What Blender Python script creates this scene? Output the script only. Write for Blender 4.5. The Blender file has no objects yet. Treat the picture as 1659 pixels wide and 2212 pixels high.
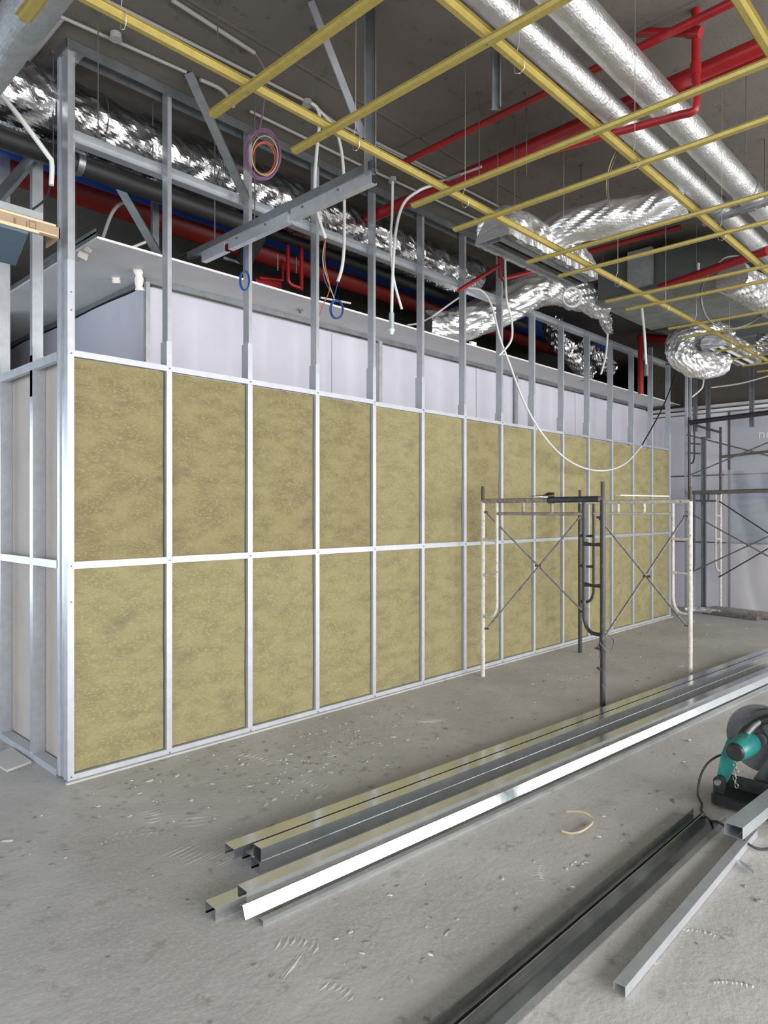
import bpy, bmesh, math, random
from mathutils import Vector, Matrix, noise
random.seed(7)
SC = bpy.context.scene
COL = SC.collection
PI = math.pi

# ------------------------------------------------------------------ camera, light, exposure
cam_d = bpy.data.cameras.new('camera'); cam = bpy.data.objects.new('camera', cam_d); COL.objects.link(cam)
cam.location = (-1.57, -3.92, 1.5); cam.rotation_euler = (PI/2, 0, math.radians(-46.14))
cam_d.sensor_fit = 'HORIZONTAL'; cam_d.sensor_width = 36; cam_d.lens = 36*1500/1659
cam_d.clip_start = 0.05
SC.camera = cam
w = bpy.data.worlds.new('daylight'); SC.world = w; w.use_nodes = True
w.node_tree.nodes['Background'].inputs[0].default_value = (0.80, 0.88, 1.0, 1)
w.node_tree.nodes['Background'].inputs[1].default_value = 1.1

def area(name, loc, rot, sx, sy, power, col):
    d = bpy.data.lights.new(name, 'AREA'); d.shape = 'RECTANGLE'; d.size = sx; d.size_y = sy
    d.energy = power; d.color = col
    o = bpy.data.objects.new(name, d); COL.objects.link(o); o.location = loc; o.rotation_euler = rot
    return o
# daylight standing in the three glazed openings of the floor (all outside the frame)
area('window_daylight', (2.4, -8.25, 1.65), (math.radians(90), 0, 0), 16.4, 2.3, 1290, (1.0, 0.99, 0.97))
area('window_daylight', (-6.3, -2.2, 1.65), (math.radians(90), 0, math.radians(-90)), 6.4, 2.4, 150, (0.80, 0.90, 1.0))
area('window_daylight', (-3.5, 5.95, 1.5), (math.radians(-90), 0, 0), 4.6, 2.2, 170, (0.72, 0.86, 1.0))
SC.view_settings.view_transform = 'Standard'; SC.view_settings.look = 'None'
SC.view_settings.gamma = 1; SC.view_settings.use_curve_mapping = False
SC.view_settings.exposure = 0.0
SC.cycles.max_bounces = 8; SC.cycles.diffuse_bounces = 5; SC.cycles.glossy_bounces = 4
SC.cycles.transparent_max_bounces = 12
SC.cycles.use_denoising = True
SC.cycles.sample_clamp_indirect = 6

# ------------------------------------------------------------------ materials
def mat(name, base, rough=.6, metal=0., noise_=None, bump=None, stretch=(1,1,1), spots=None, spec=None, rvar=0):
    """base colour, with optional noise between base and a second colour, spots and bump: all in object space"""
    m = bpy.data.materials.new(name); m.use_nodes = True
    nt = m.node_tree; b = nt.nodes['Principled BSDF']
    b.inputs['Base Color'].default_value = (*base, 1); b.inputs['Roughness'].default_value = rough
    b.inputs['Metallic'].default_value = metal
    if spec is not None: b.inputs['Specular IOR Level'].default_value = spec
    if noise_ or bump or spots or rvar:
        tc = nt.nodes.new('ShaderNodeTexCoord'); mp = nt.nodes.new('ShaderNodeMapping')
        mp.inputs['Scale'].default_value = stretch
        geo = nt.nodes.new('ShaderNodeNewGeometry')
        nt.links.new(geo.outputs['Position'], mp.inputs['Vector'])
        def nz(scale, detail=4, rough_=.6):
            n = nt.nodes.new('ShaderNodeTexNoise'); n.inputs['Scale'].default_value = scale
            n.inputs['Detail'].default_value = detail; n.inputs['Roughness'].default_value = rough_
            nt.links.new(mp.outputs[0], n.inputs['Vector']); return n
        def ramp(src, lo, hi, c0, c1):
            r = nt.nodes.new('ShaderNodeValToRGB'); r.color_ramp.elements[0].position = lo; r.color_ramp.elements[1].position = hi
            r.color_ramp.elements[0].color = (*c0, 1); r.color_ramp.elements[1].color = (*c1, 1)
            nt.links.new(src, r.inputs[0]); return r
        col = None
        if noise_:
            for (scale, second, lo, hi) in (noise_ if isinstance(noise_, list) else [noise_]):
                n = nz(scale)
                if col is None:
                    r = ramp(n.outputs[0], lo, hi, second, base); col = r.outputs[0]
                else:
                    r = ramp(n.outputs[0], lo, hi, (1,1,1), (0,0,0))
                    mx = nt.nodes.new('ShaderNodeMixRGB'); nt.links.new(r.outputs[0], mx.inputs[0])
                    nt.links.new(col, mx.inputs[1]); mx.inputs[2].default_value = (*second, 1); col = mx.outputs[0]
        if spots:
            (scale, second, lo, hi) = spots
            v = nt.nodes.new('ShaderNodeTexVoronoi'); v.inputs['Scale'].default_value = scale
            nt.links.new(mp.outputs[0], v.inputs['Vector'])
            r = ramp(v.outputs['Distance'], lo, hi, (1,1,1), (0,0,0))
            n2 = nz(scale*.35, 2); r2 = ramp(n2.outputs[0], .55, .62, (0,0,0), (1,1,1))
            mm = nt.nodes.new('ShaderNodeMath'); mm.operation = 'MULTIPLY'
            nt.links.new(r.outputs[0], mm.inputs[0]); nt.links.new(r2.outputs[0], mm.inputs[1])
            mx = nt.nodes.new('ShaderNodeMixRGB'); nt.links.new(mm.outputs[0], mx.inputs[0])
            if col is None: mx.inputs[1].default_value = (*base, 1)
            else: nt.links.new(col, mx.inputs[1])
            mx.inputs[2].default_value = (*second, 1); col = mx.outputs[0]
        if col is not None: nt.links.new(col, b.inputs['Base Color'])
        if rvar:
            n = nz(7, 3); mr = nt.nodes.new('ShaderNodeMapRange')
            mr.inputs['From Min'].default_value = .3; mr.inputs['From Max'].default_value = .7
            mr.inputs['To Min'].default_value = rough-rvar; mr.inputs['To Max'].default_value = rough+rvar
            nt.links.new(n.outputs[0], mr.inputs[0]); nt.links.new(mr.outputs[0], b.inputs['Roughness'])
        if bump:
            prev = None
            for (scale, strength, dist) in (bump if isinstance(bump, list) else [bump]):
                n = nz(scale, 5); bp = nt.nodes.new('ShaderNodeBump'); bp.inputs['Strength'].default_value = strength
                bp.inputs['Distance'].default_value = dist
                nt.links.new(n.outputs[0], bp.inputs['Height'])
                if prev: nt.links.new(prev.outputs[0], bp.inputs['Normal'])
                prev = bp
            nt.links.new(prev.outputs[0], b.inputs['Normal'])
    return m

M = {}
M['floor'] = mat('dusty_concrete', (.50,.49,.47), .75, 0, [(1.3,(.41,.40,.38),.38,.62),(9,(.33,.315,.29),.30,.42),(70,(.52,.51,.49),.30,.50)], [(3,.35,.03),(38,.35,.008),(240,.3,.003)], spots=(11,(.22,.21,.195),.05,.12))
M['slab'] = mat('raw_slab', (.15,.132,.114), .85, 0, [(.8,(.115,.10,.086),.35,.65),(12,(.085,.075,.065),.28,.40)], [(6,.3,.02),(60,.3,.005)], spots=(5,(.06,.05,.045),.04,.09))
M['galv'] = mat('galvanised_steel', (.55,.57,.60), .34, .55, (22,(.49,.51,.54),.35,.65), (160,.08,.002), rvar=.06)
M['galv_bright'] = mat('bright_galvanised_steel', (.56,.57,.62), .42, .35, (14,(.50,.52,.57),.35,.65), rvar=.05)
M['galv_shiny'] = mat('shiny_new_steel', (.78,.80,.82), .16, .95, (9,(.66,.70,.72),.3,.7), (40,.04,.004), rvar=.05)
M['galv_dull'] = mat('dusty_steel', (.36,.38,.395), .40, .85, (16,(.27,.29,.30),.3,.7), (90,.1,.003), rvar=.08)
M['galv_deep'] = mat('darkened_steel_track', (.42,.44,.435), .22, .95, (12,(.32,.34,.335),.3,.7), (50,.06,.003), rvar=.06)  # smooth steel, base darkened to deepen the reflection of the dark ceiling
M['galv_dark'] = mat('shaded_inner_steel', (.50,.50,.51), .45, .6, (18,(.40,.41,.43),.35,.65))
M['wool'] = mat('mineral_wool', (.315,.277,.146), .95, 0, [(5,(.245,.214,.113),.36,.60),(48,(.36,.325,.188),.34,.50),(2.6,(.205,.184,.118),.27,.42)], [(30,.5,.012),(130,.5,.004)], stretch=(1,1,2.1), spots=(2.6,(.15,.12,.06),.03,.055), spec=.1)
M['wool_brown'] = mat('browner_mineral_wool', (.285,.243,.126), .95, 0, [(5,(.215,.182,.096),.36,.60),(48,(.325,.285,.160),.34,.50),(2.6,(.18,.158,.10),.27,.42)], [(30,.5,.012),(130,.5,.004)], stretch=(1,1,2.1), spots=(2.6,(.13,.10,.055),.03,.055), spec=.1)
M['plaster'] = mat('plasterboard_face', (.64,.64,.64), .8, 0, (3,(.59,.59,.595),.35,.65), (50,.1,.003))
M['plaster_paper'] = mat('plasterboard_paper', (.56,.50,.455), .85, 0, (4,(.50,.45,.41),.35,.65))
M['sheet'] = mat('white_dust_sheet', (.60,.59,.665), .6, 0, (2,(.55,.54,.62),.35,.65))
M['white'] = mat('white_trim', (.80,.80,.80), .6)
M['yellow'] = mat('yellow_chromate_steel', (.43,.345,.10), .36, .40, (30,(.37,.295,.085),.35,.65), (120,.08,.002))
M['foil'] = mat('crumpled_foil', (.60,.60,.61), .20, 1.0, None, [(7,.25,.03),(26,.12,.008)])
M['foil_bright'] = mat('bright_foil', (.80,.80,.80), .26, .82, None, [(12,.35,.02)])
M['foil_soft'] = mat('foil_insulation', (.70,.70,.70), .34, .9, (6,(.58,.58,.58),.35,.65), [(50,.45,.012),(14,.2,.01)], stretch=(1,1,1))
M['foil_dust'] = mat('dusty_foil', (.36,.375,.39), .5, .5, (20,(.29,.305,.32),.35,.65), (60,.4,.01))
M['red'] = mat('red_pipe_paint', (.30,.010,.014), .35, 0, (8,(.22,.008,.011),.3,.7), (30,.08,.004))
M['red_orange'] = mat('red_main_paint', (.20,.016,.010), .5)
M['blue'] = mat('blue_pipe_paint', (.010,.05,.25), .5)
M['black'] = mat('black_rubber', (.018,.018,.019), .55, 0, None, (60,.2,.005))
M['blackiron'] = mat('black_scaffold_paint', (.05,.05,.056), .42, .3, [(24,(.12,.11,.12),.30,.42),(55,(.30,.26,.25),.22,.32)], (70,.3,.004))
M['whiteiron'] = mat('chipped_white_scaffold_paint', (.66,.63,.58), .55, 0, [(26,(.52,.47,.42),.35,.55),(38,(.10,.06,.05),.30,.37)], (60,.3,.004))
M['rustiron'] = mat('rusty_brown_scaffold_paint', (.40,.36,.32), .6, .1, [(22,(.25,.20,.18),.35,.6),(48,(.07,.05,.045),.30,.40)], (60,.3,.004))
M['greyiron'] = mat('worn_grey_brace', (.24,.235,.235), .5, .4, (25,(.15,.13,.125),.35,.6))
M['rustpin'] = mat('rusty_pin', (.10,.075,.065), .7, .2)
M['pvc'] = mat('white_pvc', (.66,.67,.64), .45, 0, (9,(.58,.58,.56),.35,.65))
M['conduit_grey'] = mat('dusty_pvc', (.34,.325,.31), .6)
M['rod'] = mat('thin_steel_rod', (.16,.155,.15), .5, .5)
M['wire'] = mat('hanger_wire', (.50,.49,.46), .4, .8)
M['wire_blue'] = mat('blue_wire', (.03,.07,.24), .45)
M['wire_red'] = mat('red_wire', (.42,.09,.07), .45)
M['wire_purple'] = mat('purple_wire', (.17,.08,.15), .45)
M['wire_yellow'] = mat('yellow_wire', (.5,.38,.14), .45)
M['unit'] = mat('grey_green_unit', (.10,.112,.105), .55, 0, (2,(.085,.095,.09),.35,.65))
M['unit_under'] = mat('unit_underside', (.20,.21,.205), .6, 0, (9,(.14,.145,.14),.35,.65))
M['card'] = mat('brown_cardboard', (.42,.30,.195), .8, 0, (7,(.37,.26,.17),.35,.65))
M['card_edge'] = mat('cardboard_cut_edge', (.70,.58,.40), .8)
M['ink'] = mat('brown_print', (.25,.15,.09), .8)
M['blueboard'] = mat('blue_board', (.10,.155,.20), .7)
M['teal'] = mat('teal_cast_metal', (.02,.20,.175), .38, .1, (20,(.05,.24,.215),.3,.5), (60,.15,.004))
M['sawblack'] = mat('black_saw_metal', (.022,.024,.024), .45, .2, (14,(.06,.058,.055),.25,.45))
M['sawguard'] = mat('dark_guard', (.075,.085,.08), .42, .3, (16,(.11,.11,.10),.3,.5))
M['disc'] = mat('abrasive_disc', (.15,.155,.16), .65, 0, (60,(.12,.12,.125),.35,.65))
M['chain'] = mat('chain_steel', (.35,.33,.30), .4, .8)
M['strap'] = mat('tan_packing_strap', (.55,.44,.29), .55)
M['debris'] = mat('debris_crumb', (.23,.22,.205), .9)
M['scrap'] = mat('plaster_scrap', (.56,.55,.53), .85)
M['tape'] = mat('cream_paper_tape', (.86,.82,.77), .8)
M['poster'] = mat('grey_blue_poster', (.47,.49,.54), .6)
M['poster_sea'] = mat('pale_sea_poster', (.40,.46,.55), .5, 0, [(1.6,(.30,.38,.50),.35,.6),(5,(.62,.64,.68),.25,.42)], stretch=(1,1,5))
M['panel'] = mat('pale_wall_panel', (.74,.73,.79), .5, 0, (1.3,(.68,.67,.73),.35,.65))
M['seam'] = mat('dark_seam', (.13,.125,.14), .5, .3)
M['letter'] = mat('white_lettering', (.85,.85,.86), .6)
def plastic():
    m = bpy.data.materials.new('clear_plastic_sheet'); m.use_nodes = True; nt = m.node_tree
    b = nt.nodes['Principled BSDF']; b.inputs['Base Color'].default_value = (.62,.61,.65,1); b.inputs['Roughness'].default_value = .3
    b.inputs['Alpha'].default_value = .34
    return m
M['plastic'] = plastic()

# ------------------------------------------------------------------ helpers
class MB:
    def __init__(s): s.v = []; s.f = []; s.smooth = []
    def add(s, vs, fs, smooth=False):
        n = len(s.v); s.v += [tuple(v) for v in vs]; s.f += [tuple(i+n for i in f) for f in fs]; s.smooth += [smooth]*len(fs); return s
    def box(s, x0, x1, y0, y1, z0, z1):
        v = [(x,y,z) for z in (z0,z1) for y in (y0,y1) for x in (x0,x1)]
        return s.add(v, [(0,2,3,1),(4,5,7,6),(0,1,5,4),(2,6,7,3),(0,4,6,2),(1,3,7,5)])
    def obox(s, p0, p1, w_, h, up=(0,0,1)):
        """bar from p0 to p1, w_ wide across, h high along up"""
        p0 = Vector(p0); p1 = Vector(p1); d = (p1-p0).normalized(); up = Vector(up)
        sd = d.cross(up).normalized(); u2 = sd.cross(d).normalized()
        v = []
        for p in (p0,p1):
            for a,b in ((-1,-1),(1,-1),(1,1),(-1,1)): v.append(p+sd*a*w_/2+u2*b*h/2)
        return s.add(v, [(3,2,1,0),(4,5,6,7),(0,1,5,4),(1,2,6,5),(2,3,7,6),(3,0,4,7)])
    def tube(s, pts, r, seg=10, caps=True, radii=None):
        pts = [Vector(p) for p in pts]; n = len(pts); rings = []
        t = (pts[1]-pts[0]).normalized(); ref = Vector((0,0,1)) if abs(t.z) < .9 else Vector((1,0,0))
        nn = t.cross(ref).normalized()
        for i,p in enumerate(pts):
            if i == 0: t = pts[1]-pts[0]
            elif i == n-1: t = pts[-1]-pts[-2]
            else: t = (pts[i+1]-pts[i]).normalized()+(pts[i]-pts[i-1]).normalized()
            if t.length < 1e-9: t = pts[min(i+1,n-1)]-pts[i-1]
            t.normalize(); nn = (nn-t*nn.dot(t)).normalized(); bb = t.cross(nn)
            rr = radii[i] if radii else r
            rings.append([p+(nn*math.cos(2*PI*k/seg)+bb*math.sin(2*PI*k/seg))*rr for k in range(seg)])
        v = [q for ring in rings for q in ring]; f = []
        for i in range(n-1):
            for k in range(seg):
                a = i*seg+k; b = i*seg+(k+1)%seg; f.append((a,b,b+seg,a+seg))
        s.add(v, f, True)
        if caps:
            s.add(rings[0], [tuple(range(seg))[::-1]]); s.add(rings[-1], [tuple(range(seg))])
        return s
    def cyl(s, p0, p1, r, seg=16, r2=None): return s.tube([p0,p1], r, seg, True, [r, r if r2 is None else r2])
    def prof(s, poly, t, p0, p1, ey, ez):
        """thin sheet section: open polyline poly (in ey, ez) of thickness t run from p0 to p1"""
        n = len(poly); L = [Vector(q) for q in poly]; off = []
        for i in range(n):
            ns = []
            if i > 0: d = (L[i]-L[i-1]).normalized(); ns.append(Vector((-d.y,d.x)))
            if i < n-1: d = (L[i+1]-L[i]).normalized(); ns.append(Vector((-d.y,d.x)))
            a = sum(ns, Vector((0,0))); a.normalize(); off.append(L[i]+a*t/max(.35, a.dot(ns[0])))
        p0 = Vector(p0); p1 = Vector(p1); ey = Vector(ey); ez = Vector(ez)
        v = []
        for p in (p0,p1):
            for q in L+off: v.append(p+ey*q.x+ez*q.y)
        m = 2*n; f = []
        for i in range(n-1):
            f += [(i,i+1,m+i+1,m+i), (n+i+1,n+i,m+n+i,m+n+i+1), (i,n+i,n+i+1,i+1), (m+i+1,m+n+i+1,m+n+i,m+i)]
        f += [(0,m,m+n,n), (n-1,2*n-1,m+2*n-1,m+n-1)]
        return s.add(v, f)
    def mesh(s, name):
        me = bpy.data.meshes.new(name); me.from_pydata(s.v, [], s.f); me.polygons.foreach_set('use_smooth', s.smooth)
        me.update(); bm = bmesh.new(); bm.from_mesh(me); bmesh.ops.recalc_face_normals(bm, faces=bm.faces); bm.to_mesh(me); bm.free()
        return me
    def build(s, name, m, parent=None, label=None):
        me = s.mesh(name); me.materials.append(M[m] if isinstance(m, str) else m)
        o = bpy.data.objects.new(name, me); COL.objects.link(o)
        if parent: put(o, parent)
        if label: o['label'] = label
        return o
def put(o, parent):
    o.parent = parent; o.matrix_parent_inverse = Matrix.Translation(-Vector(parent_loc(parent)))
def parent_loc(p):
    v = Vector(p.location)
    return v if p.parent is None else v
def tag(o, label, cat, group=None):
    o['label'] = label; o['category'] = cat
    if group: o['group'] = group
    return o
def thing(name, label, cat, loc=(0,0,0), group=None):
    o = bpy.data.objects.new(name, None); COL.objects.link(o); o.location = loc; o.empty_display_size = .1
    return tag(o, label, cat, group)
def struct(name, loc=(0,0,0)):
    o = bpy.data.objects.new(name, None); COL.objects.link(o); o['kind'] = 'structure'; o.location = loc; return o
def sobj(name, mb, m): o = mb.build(name, m); o['kind'] = 'structure'; return o
def curve(pts, n=8):
    """smooth path through pts"""
    P = [Vector(p) for p in pts]; out = []
    for i in range(len(P)-1):
        a = P[max(i-1,0)]; b = P[i]; c = P[i+1]; d = P[min(i+2,len(P)-1)]
        for k in range(n):
            t = k/n
            out.append(.5*((2*b)+(c-a)*t+(2*a-5*b+4*c-d)*t*t+(3*b-a-3*c+d)*t*t*t))
    out.append(P[-1]); return out
def foil_tube(pts, r, amp=.12, seg=48, step=.022, seed=0, ridged=True, flat=1., ends=True, squeeze=None, freq=1.):
    """crumpled foil sleeve: a tube whose skin is folded by ridged noise"""
    path = curve(pts, 24); L = [0]
    for i in range(1,len(path)): L.append(L[-1]+(path[i]-path[i-1]).length)
    n = max(8,int(L[-1]/step)); q = []; j = 0
    for k in range(n+1):
        s_ = L[-1]*k/n
        while j < len(L)-2 and L[j+1] < s_: j += 1
        q.append(path[j].lerp(path[j+1], (s_-L[j])/max(1e-9,L[j+1]-L[j])))
    mb = MB(); V = []; F = []
    t = (q[1]-q[0]).normalized(); ref = Vector((0,0,1)) if abs(t.z) < .9 else Vector((1,0,0)); nn = t.cross(ref).normalized()
    for i,p in enumerate(q):
        t = (q[min(i+1,n)]-q[max(i-1,0)]).normalized(); nn = (nn-t*nn.dot(t)).normalized(); bb = t.cross(nn)
        rr = r
        if squeeze: rr = r*squeeze(i/n)
        for k in range(seg):
            a = 2*PI*k/seg; d = nn*math.cos(a)+bb*math.sin(a)
            c = (Vector((d.x*r*9+seed*7.3, d.y*r*9+p.x*6, d.z*r*9+p.y*6+p.z*6))+p*2)*freq
            h = (1-abs(noise.noise(c))*2)*.5+(1-abs(noise.noise(c*2.3))*2)*.3 if ridged else noise.noise(c)
            h += .12*noise.noise(c*5)
            V.append(p+d*rr*(1-amp+amp*h*1.2))
    for i in range(n):
        for k in range(seg):
            a = i*seg+k; b = i*seg+(k+1)%seg; F.append((a,b,b+seg,a+seg))
    mb.add(V, F, False)
    if ends: mb.add([V[k] for k in range(seg)], [tuple(range(seg))[::-1]]); mb.add([V[n*seg+k] for k in range(seg)], [tuple(range(seg))])
    return mb
def grid_cloth(o, ex, ey, nx, ny, fn):
    """cloth sheet: origin o, spans ex, ey (vectors), offset by fn(u,v) vector"""
    o = Vector(o); ex = Vector(ex); ey = Vector(ey); mb = MB(); v = []; f = []
    for j in range(ny+1):
        for i in range(nx+1):
            u = i/nx; w_ = j/ny; v.append(o+ex*u+ey*w_+Vector(fn(u,w_)))
    for j in range(ny):
        for i in range(nx):
            a = j*(nx+1)+i; f.append((a,a+1,a+nx+2,a+nx+1))
    return mb.add(v, f, True)
CS = lambda w_, d, lip=.006: [(w_/2-0, d-0) if False else (-w_/2+lip, 0)]  # unused
def csec(w_, h, lip=.007):
    """C section: web at the bottom of local z, flanges up, lips inward, centred on y"""
    return [(-w_/2+lip,h),(-w_/2,h),(-w_/2,0),(w_/2,0),(w_/2,h),(w_/2-lip,h)]
def usec(w_, h): return [(-w_/2,h),(-w_/2,0),(w_/2,0),(w_/2,h)]

# ------------------------------------------------------------------ structure
sobj('floor', MB().box(-6.5,13,-8.2,7,-.25,0), 'floor')
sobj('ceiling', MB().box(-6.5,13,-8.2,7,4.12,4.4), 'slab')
# formwork joints and shallow ribs on the slab underside
o = bpy.data.objects['ceiling']
for k,y in enumerate((-5.2,-3.3,-2.05,-.75)):
    MB().box(-6.4,12.9,y,y+.012,4.112,4.121).build('formwork_joint','slab',o)
for k,x in enumerate((-.4,2.1,4.6,7.1)):
    MB().box(x,x+.012,-8,6.8,4.112,4.121).build('formwork_joint','slab',o)
# outer shell of the building: piers, sill and head of the window walls, plain rear walls
ws = struct('wall_south'); 
MB().box(-6.5,13,-8.2,-8.0,0,.25).build('sill','slab',ws); MB().box(-6.5,13,-8.2,-8.0,3.5,4.12).build('lintel','slab',ws)
for x in (-6.5,-3.2,0.2,3.6,7.0,10.0,12.6): MB().box(x,x+.35,-8.2,-7.9,.25,3.5).build('pier','slab',ws)
ww = struct('wall_west')
MB().box(-6.5,-6.1,-8.2,7,0,.25).build('sill','slab',ww); MB().box(-6.5,-6.1,-8.2,7,3.5,4.12).build('lintel','slab',ww)
MB().box(10.3,12.9,-8.19,-8.0,.25,3.5).build('infill','slab',ws)
for y in (-8,-5.6,1.4,4.2): MB().box(-6.5,-6.1,y,y+.5,.25,3.5).build('pier','slab',ww)
sobj('wall_west_rear', MB().box(-6.3,-6.2,1.5,7,0,4.12), 'slab').name = 'wall_northwest'
sobj('wall_north', MB().box(-.9,13,5.6,5.8,0,4.12).box(-6.5,-6.0,5.6,5.8,0,4.12).box(-6.0,-.9,5.6,5.8,0,.3).box(-6.0,-.9,5.6,5.8,2.75,4.12), 'slab')
sobj('wall_east', MB().box(12.8,13,-8.2,7,0,4.12), 'slab')

# ---- the framed partition with mineral wool (front) -----------------------------------------
wf = struct('wall_front')
rnd = random.Random(3)
def stud_y(x, z0, z1, fl, parent, name='stud', m='galv_bright', depth=.075, y0=0, mw='galv'):
    """C stud of the front frame: flange of width fl towards the room, web on its left side"""
    pl = [(x+fl/2-.001, depth-.0),(x-fl/2, depth),(x-fl/2, y0),(x+fl/2, y0),(x+fl/2, y0+.008)]
    b = MB().prof([(p[0],p[1]) for p in pl], .0016, (0,0,z0), (0,0,z1), (1,0,0), (0,1,0))
    return b.build(name, m, parent)
XS = [.6*i for i in range(1,15)]
for i,x in enumerate(XS):
    top = 4.10 if i < 7 else (3.60 if i != 12 else 3.75)
    low = 2.62+rnd.uniform(-.14,.16)
    stud_y(x, .012, low, .036, wf)
    stud_y(x+.003, low-.25, top, .027, wf, 'stud_extension', 'galv', .068, .003)
stud_y(9.06,.012,3.75,.045,wf,'stud','galv_bright',.03)
stud_y(9.22,.012,3.75,.03,wf,'stud','galv_bright',.03)
# corner post: three profiles
MB().prof([(.019,.05),(.019,0),(-.014,0),(-.014,.05)], .0016, (0,0,.01), (0,0,2.9), (1,0,0), (0,1,0)).build('corner_post','galv_bright',wf)
MB().prof([(.016,.06),(.016,.004),(-.011,.004),(-.011,.06)], .0016, (0,0,2.7), (0,0,4.11), (1,0,0), (0,1,0)).build('stud_extension','galv',wf)
MB().prof([(.05,.06),(-.006,.06),(-.006,.105),(.05,.105)], .0016, (0,0,.01), (0,0,4.11), (1,0,0), (0,1,0)).build('corner_post','galv',wf)
MB().prof([(.06,.112),(-.014,.112),(-.014,.142),(.06,.142)], .0016, (0,0,.01), (0,0,4.11), (1,0,0), (0,1,0)).build('corner_post','galv_bright',wf)
# tracks and rails
def flat_rail(x0,x1,z,h,m,y=-.0035,name='rail'):
    return MB().prof([(.03,h/2),(0,h/2),(0,-h/2),(.03,-h/2)], .0014, (x0,y,z), (x1,y,z), (0,1,0), (0,0,1)).build(name,m,wf)
for (z,hh) in ((2.383,.034),(1.203,.040)):
    segs = [(-.014,2.40,0),(2.402,3.0,-.012),(3.002,5.4,-.004),(5.402,8.42,.002)] if z > 2 else [(-.014,.62,0),(.622,3.6,.003),(3.602,8.42,0)]
    for (a,b,dz) in segs: flat_rail(a,b,z+dz,hh-.006*(a>3),'galv_bright' if a < 3.2 else 'galv')
MB().prof([(.075,.04),(0,.04),(0,0),(.075,0)][::1], .0014, (-.014,-.004,.001), (8.42,-.004,.001), (0,1,0), (0,0,1)).build('floor_track','galv_bright',wf)
MB().box(-.03,8.45,-.028,-.0045,0,.012).build('mortar_edge','floor',wf)
MB().prof([(.085,-.06),(.085,0),(-.01,0),(-.01,-.06)], .0014, (-.02,0,4.117), (8.42,0,4.117), (0,1,0), (0,0,1)).build('ceiling_track','galv_dull',wf)
for (a,b) in ((.02,1.6),(1.602,2.05),(2.052,4.8),(4.802,8.42)):
    MB().prof([(.01,.032),(.072,.032),(.072,-.032),(.01,-.032)], .0014, (a,0,3.60-.004*(a>1)), (b,0,3.60-.004*(a>1)), (0,1,0), (0,0,1)).build('upper_rail','galv',wf)
# wool slabs, one per bay and row, each slightly uneven
def wool(x0,x1,z0,z1,k):
    nx, nz = 7, 12; v = []; f = []
    for j in range(nz+1):
        for i in range(nx+1):
            x = x0+(x1-x0)*i/nx; z = z0+(z1-z0)*j/nz
            e = min(i,nx-i,j,nz-j) == 0
            y = .016+(.007 if e else 0)+.006*noise.noise(Vector((x*3,z*3,k)))
            if e: x += .0035*noise.noise(Vector((x*9,z*11,k+5)))
            v.append((x,y,z))
    m = (nx+1)
    for j in range(nz):
        for i in range(nx): a = j*m+i; f.append((a,a+1,a+m+1,a+m))
    n = len(v); v += [(x0,.066,z0),(x1,.066,z0),(x1,.066,z1),(x0,.066,z1)]
    bl, br, tr, tl = 0, nx, nz*m+nx, nz*m
    f += [(n,n+3,n+2,n+1)]
    f += [tuple([n,n+1]+[nx-i for i in range(nx+1)]), tuple([n+2,n+3]+[nz*m+i for i in range(nx+1)]),
          tuple([n+3,n]+[j*m for j in range(nz+1)]), tuple([n+1,n+2]+[(nz-j)*m+nx for j in range(nz+1)])]
    return MB().add(v, f, False).build('insulation_slab', 'wool_brown' if k in (30,31,32,33,36) else 'wool', wf)
ed = [-.0]+XS
for i in range(14):
    x0 = (ed[i]+.0225 if i else .025); x1 = ed[i+1]-.029
    wool(x0, x1, .045, 1.184, i); wool(x0, x1, 1.222, 2.362, i+30)
# screws on the corner and rails
for (x,y,z) in [(.004,-.0045,2.38),(.004,-.0045,1.20),(.004,-.0045,.03),(.004,-.002,2.62),(.004,-.002,2.72),(.004,-.0015,1.0)]+[(x,-.0055,z) for x in XS[:8] for z in (1.203,2.383,.02)]:
    MB().cyl((x,y,z),(x,y-.003,z),.0045,8).build('screw','rod',wf)

# ---- left return of the frame ---------------------------------------------------------------
wl = struct('wall_left')
def stud_x(y, z0, z1, fl, dep, m='galv', name='stud'):
    return MB().prof([(dep,y-fl/2+.008),(dep,y-fl/2+.0),(0,y-fl/2),(0,y+fl/2)][::1]+[(.01,y+fl/2)], .0016, (-.014,0,z0), (-.014,0,z1), (1,0,0), (0,1,0)).build(name,m,wl)
for y in (.54,1.12,1.72,2.32):
    stud_x(y,.01,2.45,.045,.068); stud_x(y+.004,2.2,4.11,.036,.060,'galv','stud_extension')
    MB().box(-.0155,-.0142,y-.023,y+.023,.03,2.5).build('flange_glint','galv_bright',wl)  # added brighter strip stands in for window gleam on the flange
    for z in (.75,1.52): MB().cyl((.02,y-.0235,z),(.02,y-.029,z),.008,12).build('punched_hole','galv_bright',wl)
    MB().box(-.006,.050,y-.027,y-.0245,.05,1.05).build('splice_plate','galv',wl)
for (z,hh) in ((2.383,.05),(1.203,.045)):
    MB().prof([(.03,hh/2),(0,hh/2),(0,-hh/2),(.03,-hh/2)], .0014, (-.0195,.144,z), (-.0195,3.0,z), (1,0,0), (0,0,1)).build('rail','galv_bright',wl)
MB().prof([(.07,.04),(0,.04),(0,0),(.07,0)], .0014, (-.0195,.144,.001), (-.0195,3.0,.001), (1,0,0), (0,0,1)).build('floor_track','galv_bright',wl)
MB().prof([(.10,-.05),(0,-.05),(0,0),(.10,0)], .0014, (-.02,.0,4.118), (-.02,3.0,4.118), (1,0,0), (0,0,1)).build('ceiling_track','galv_dull',wl)
for k,(a,b) in enumerate(((.16,1.14),(1.145,2.33),(2.335,3.4))):
    MB().box(.062,.0745,a,b,.02,2.40).build('plaster_panel','plaster_paper',wl)
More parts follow.
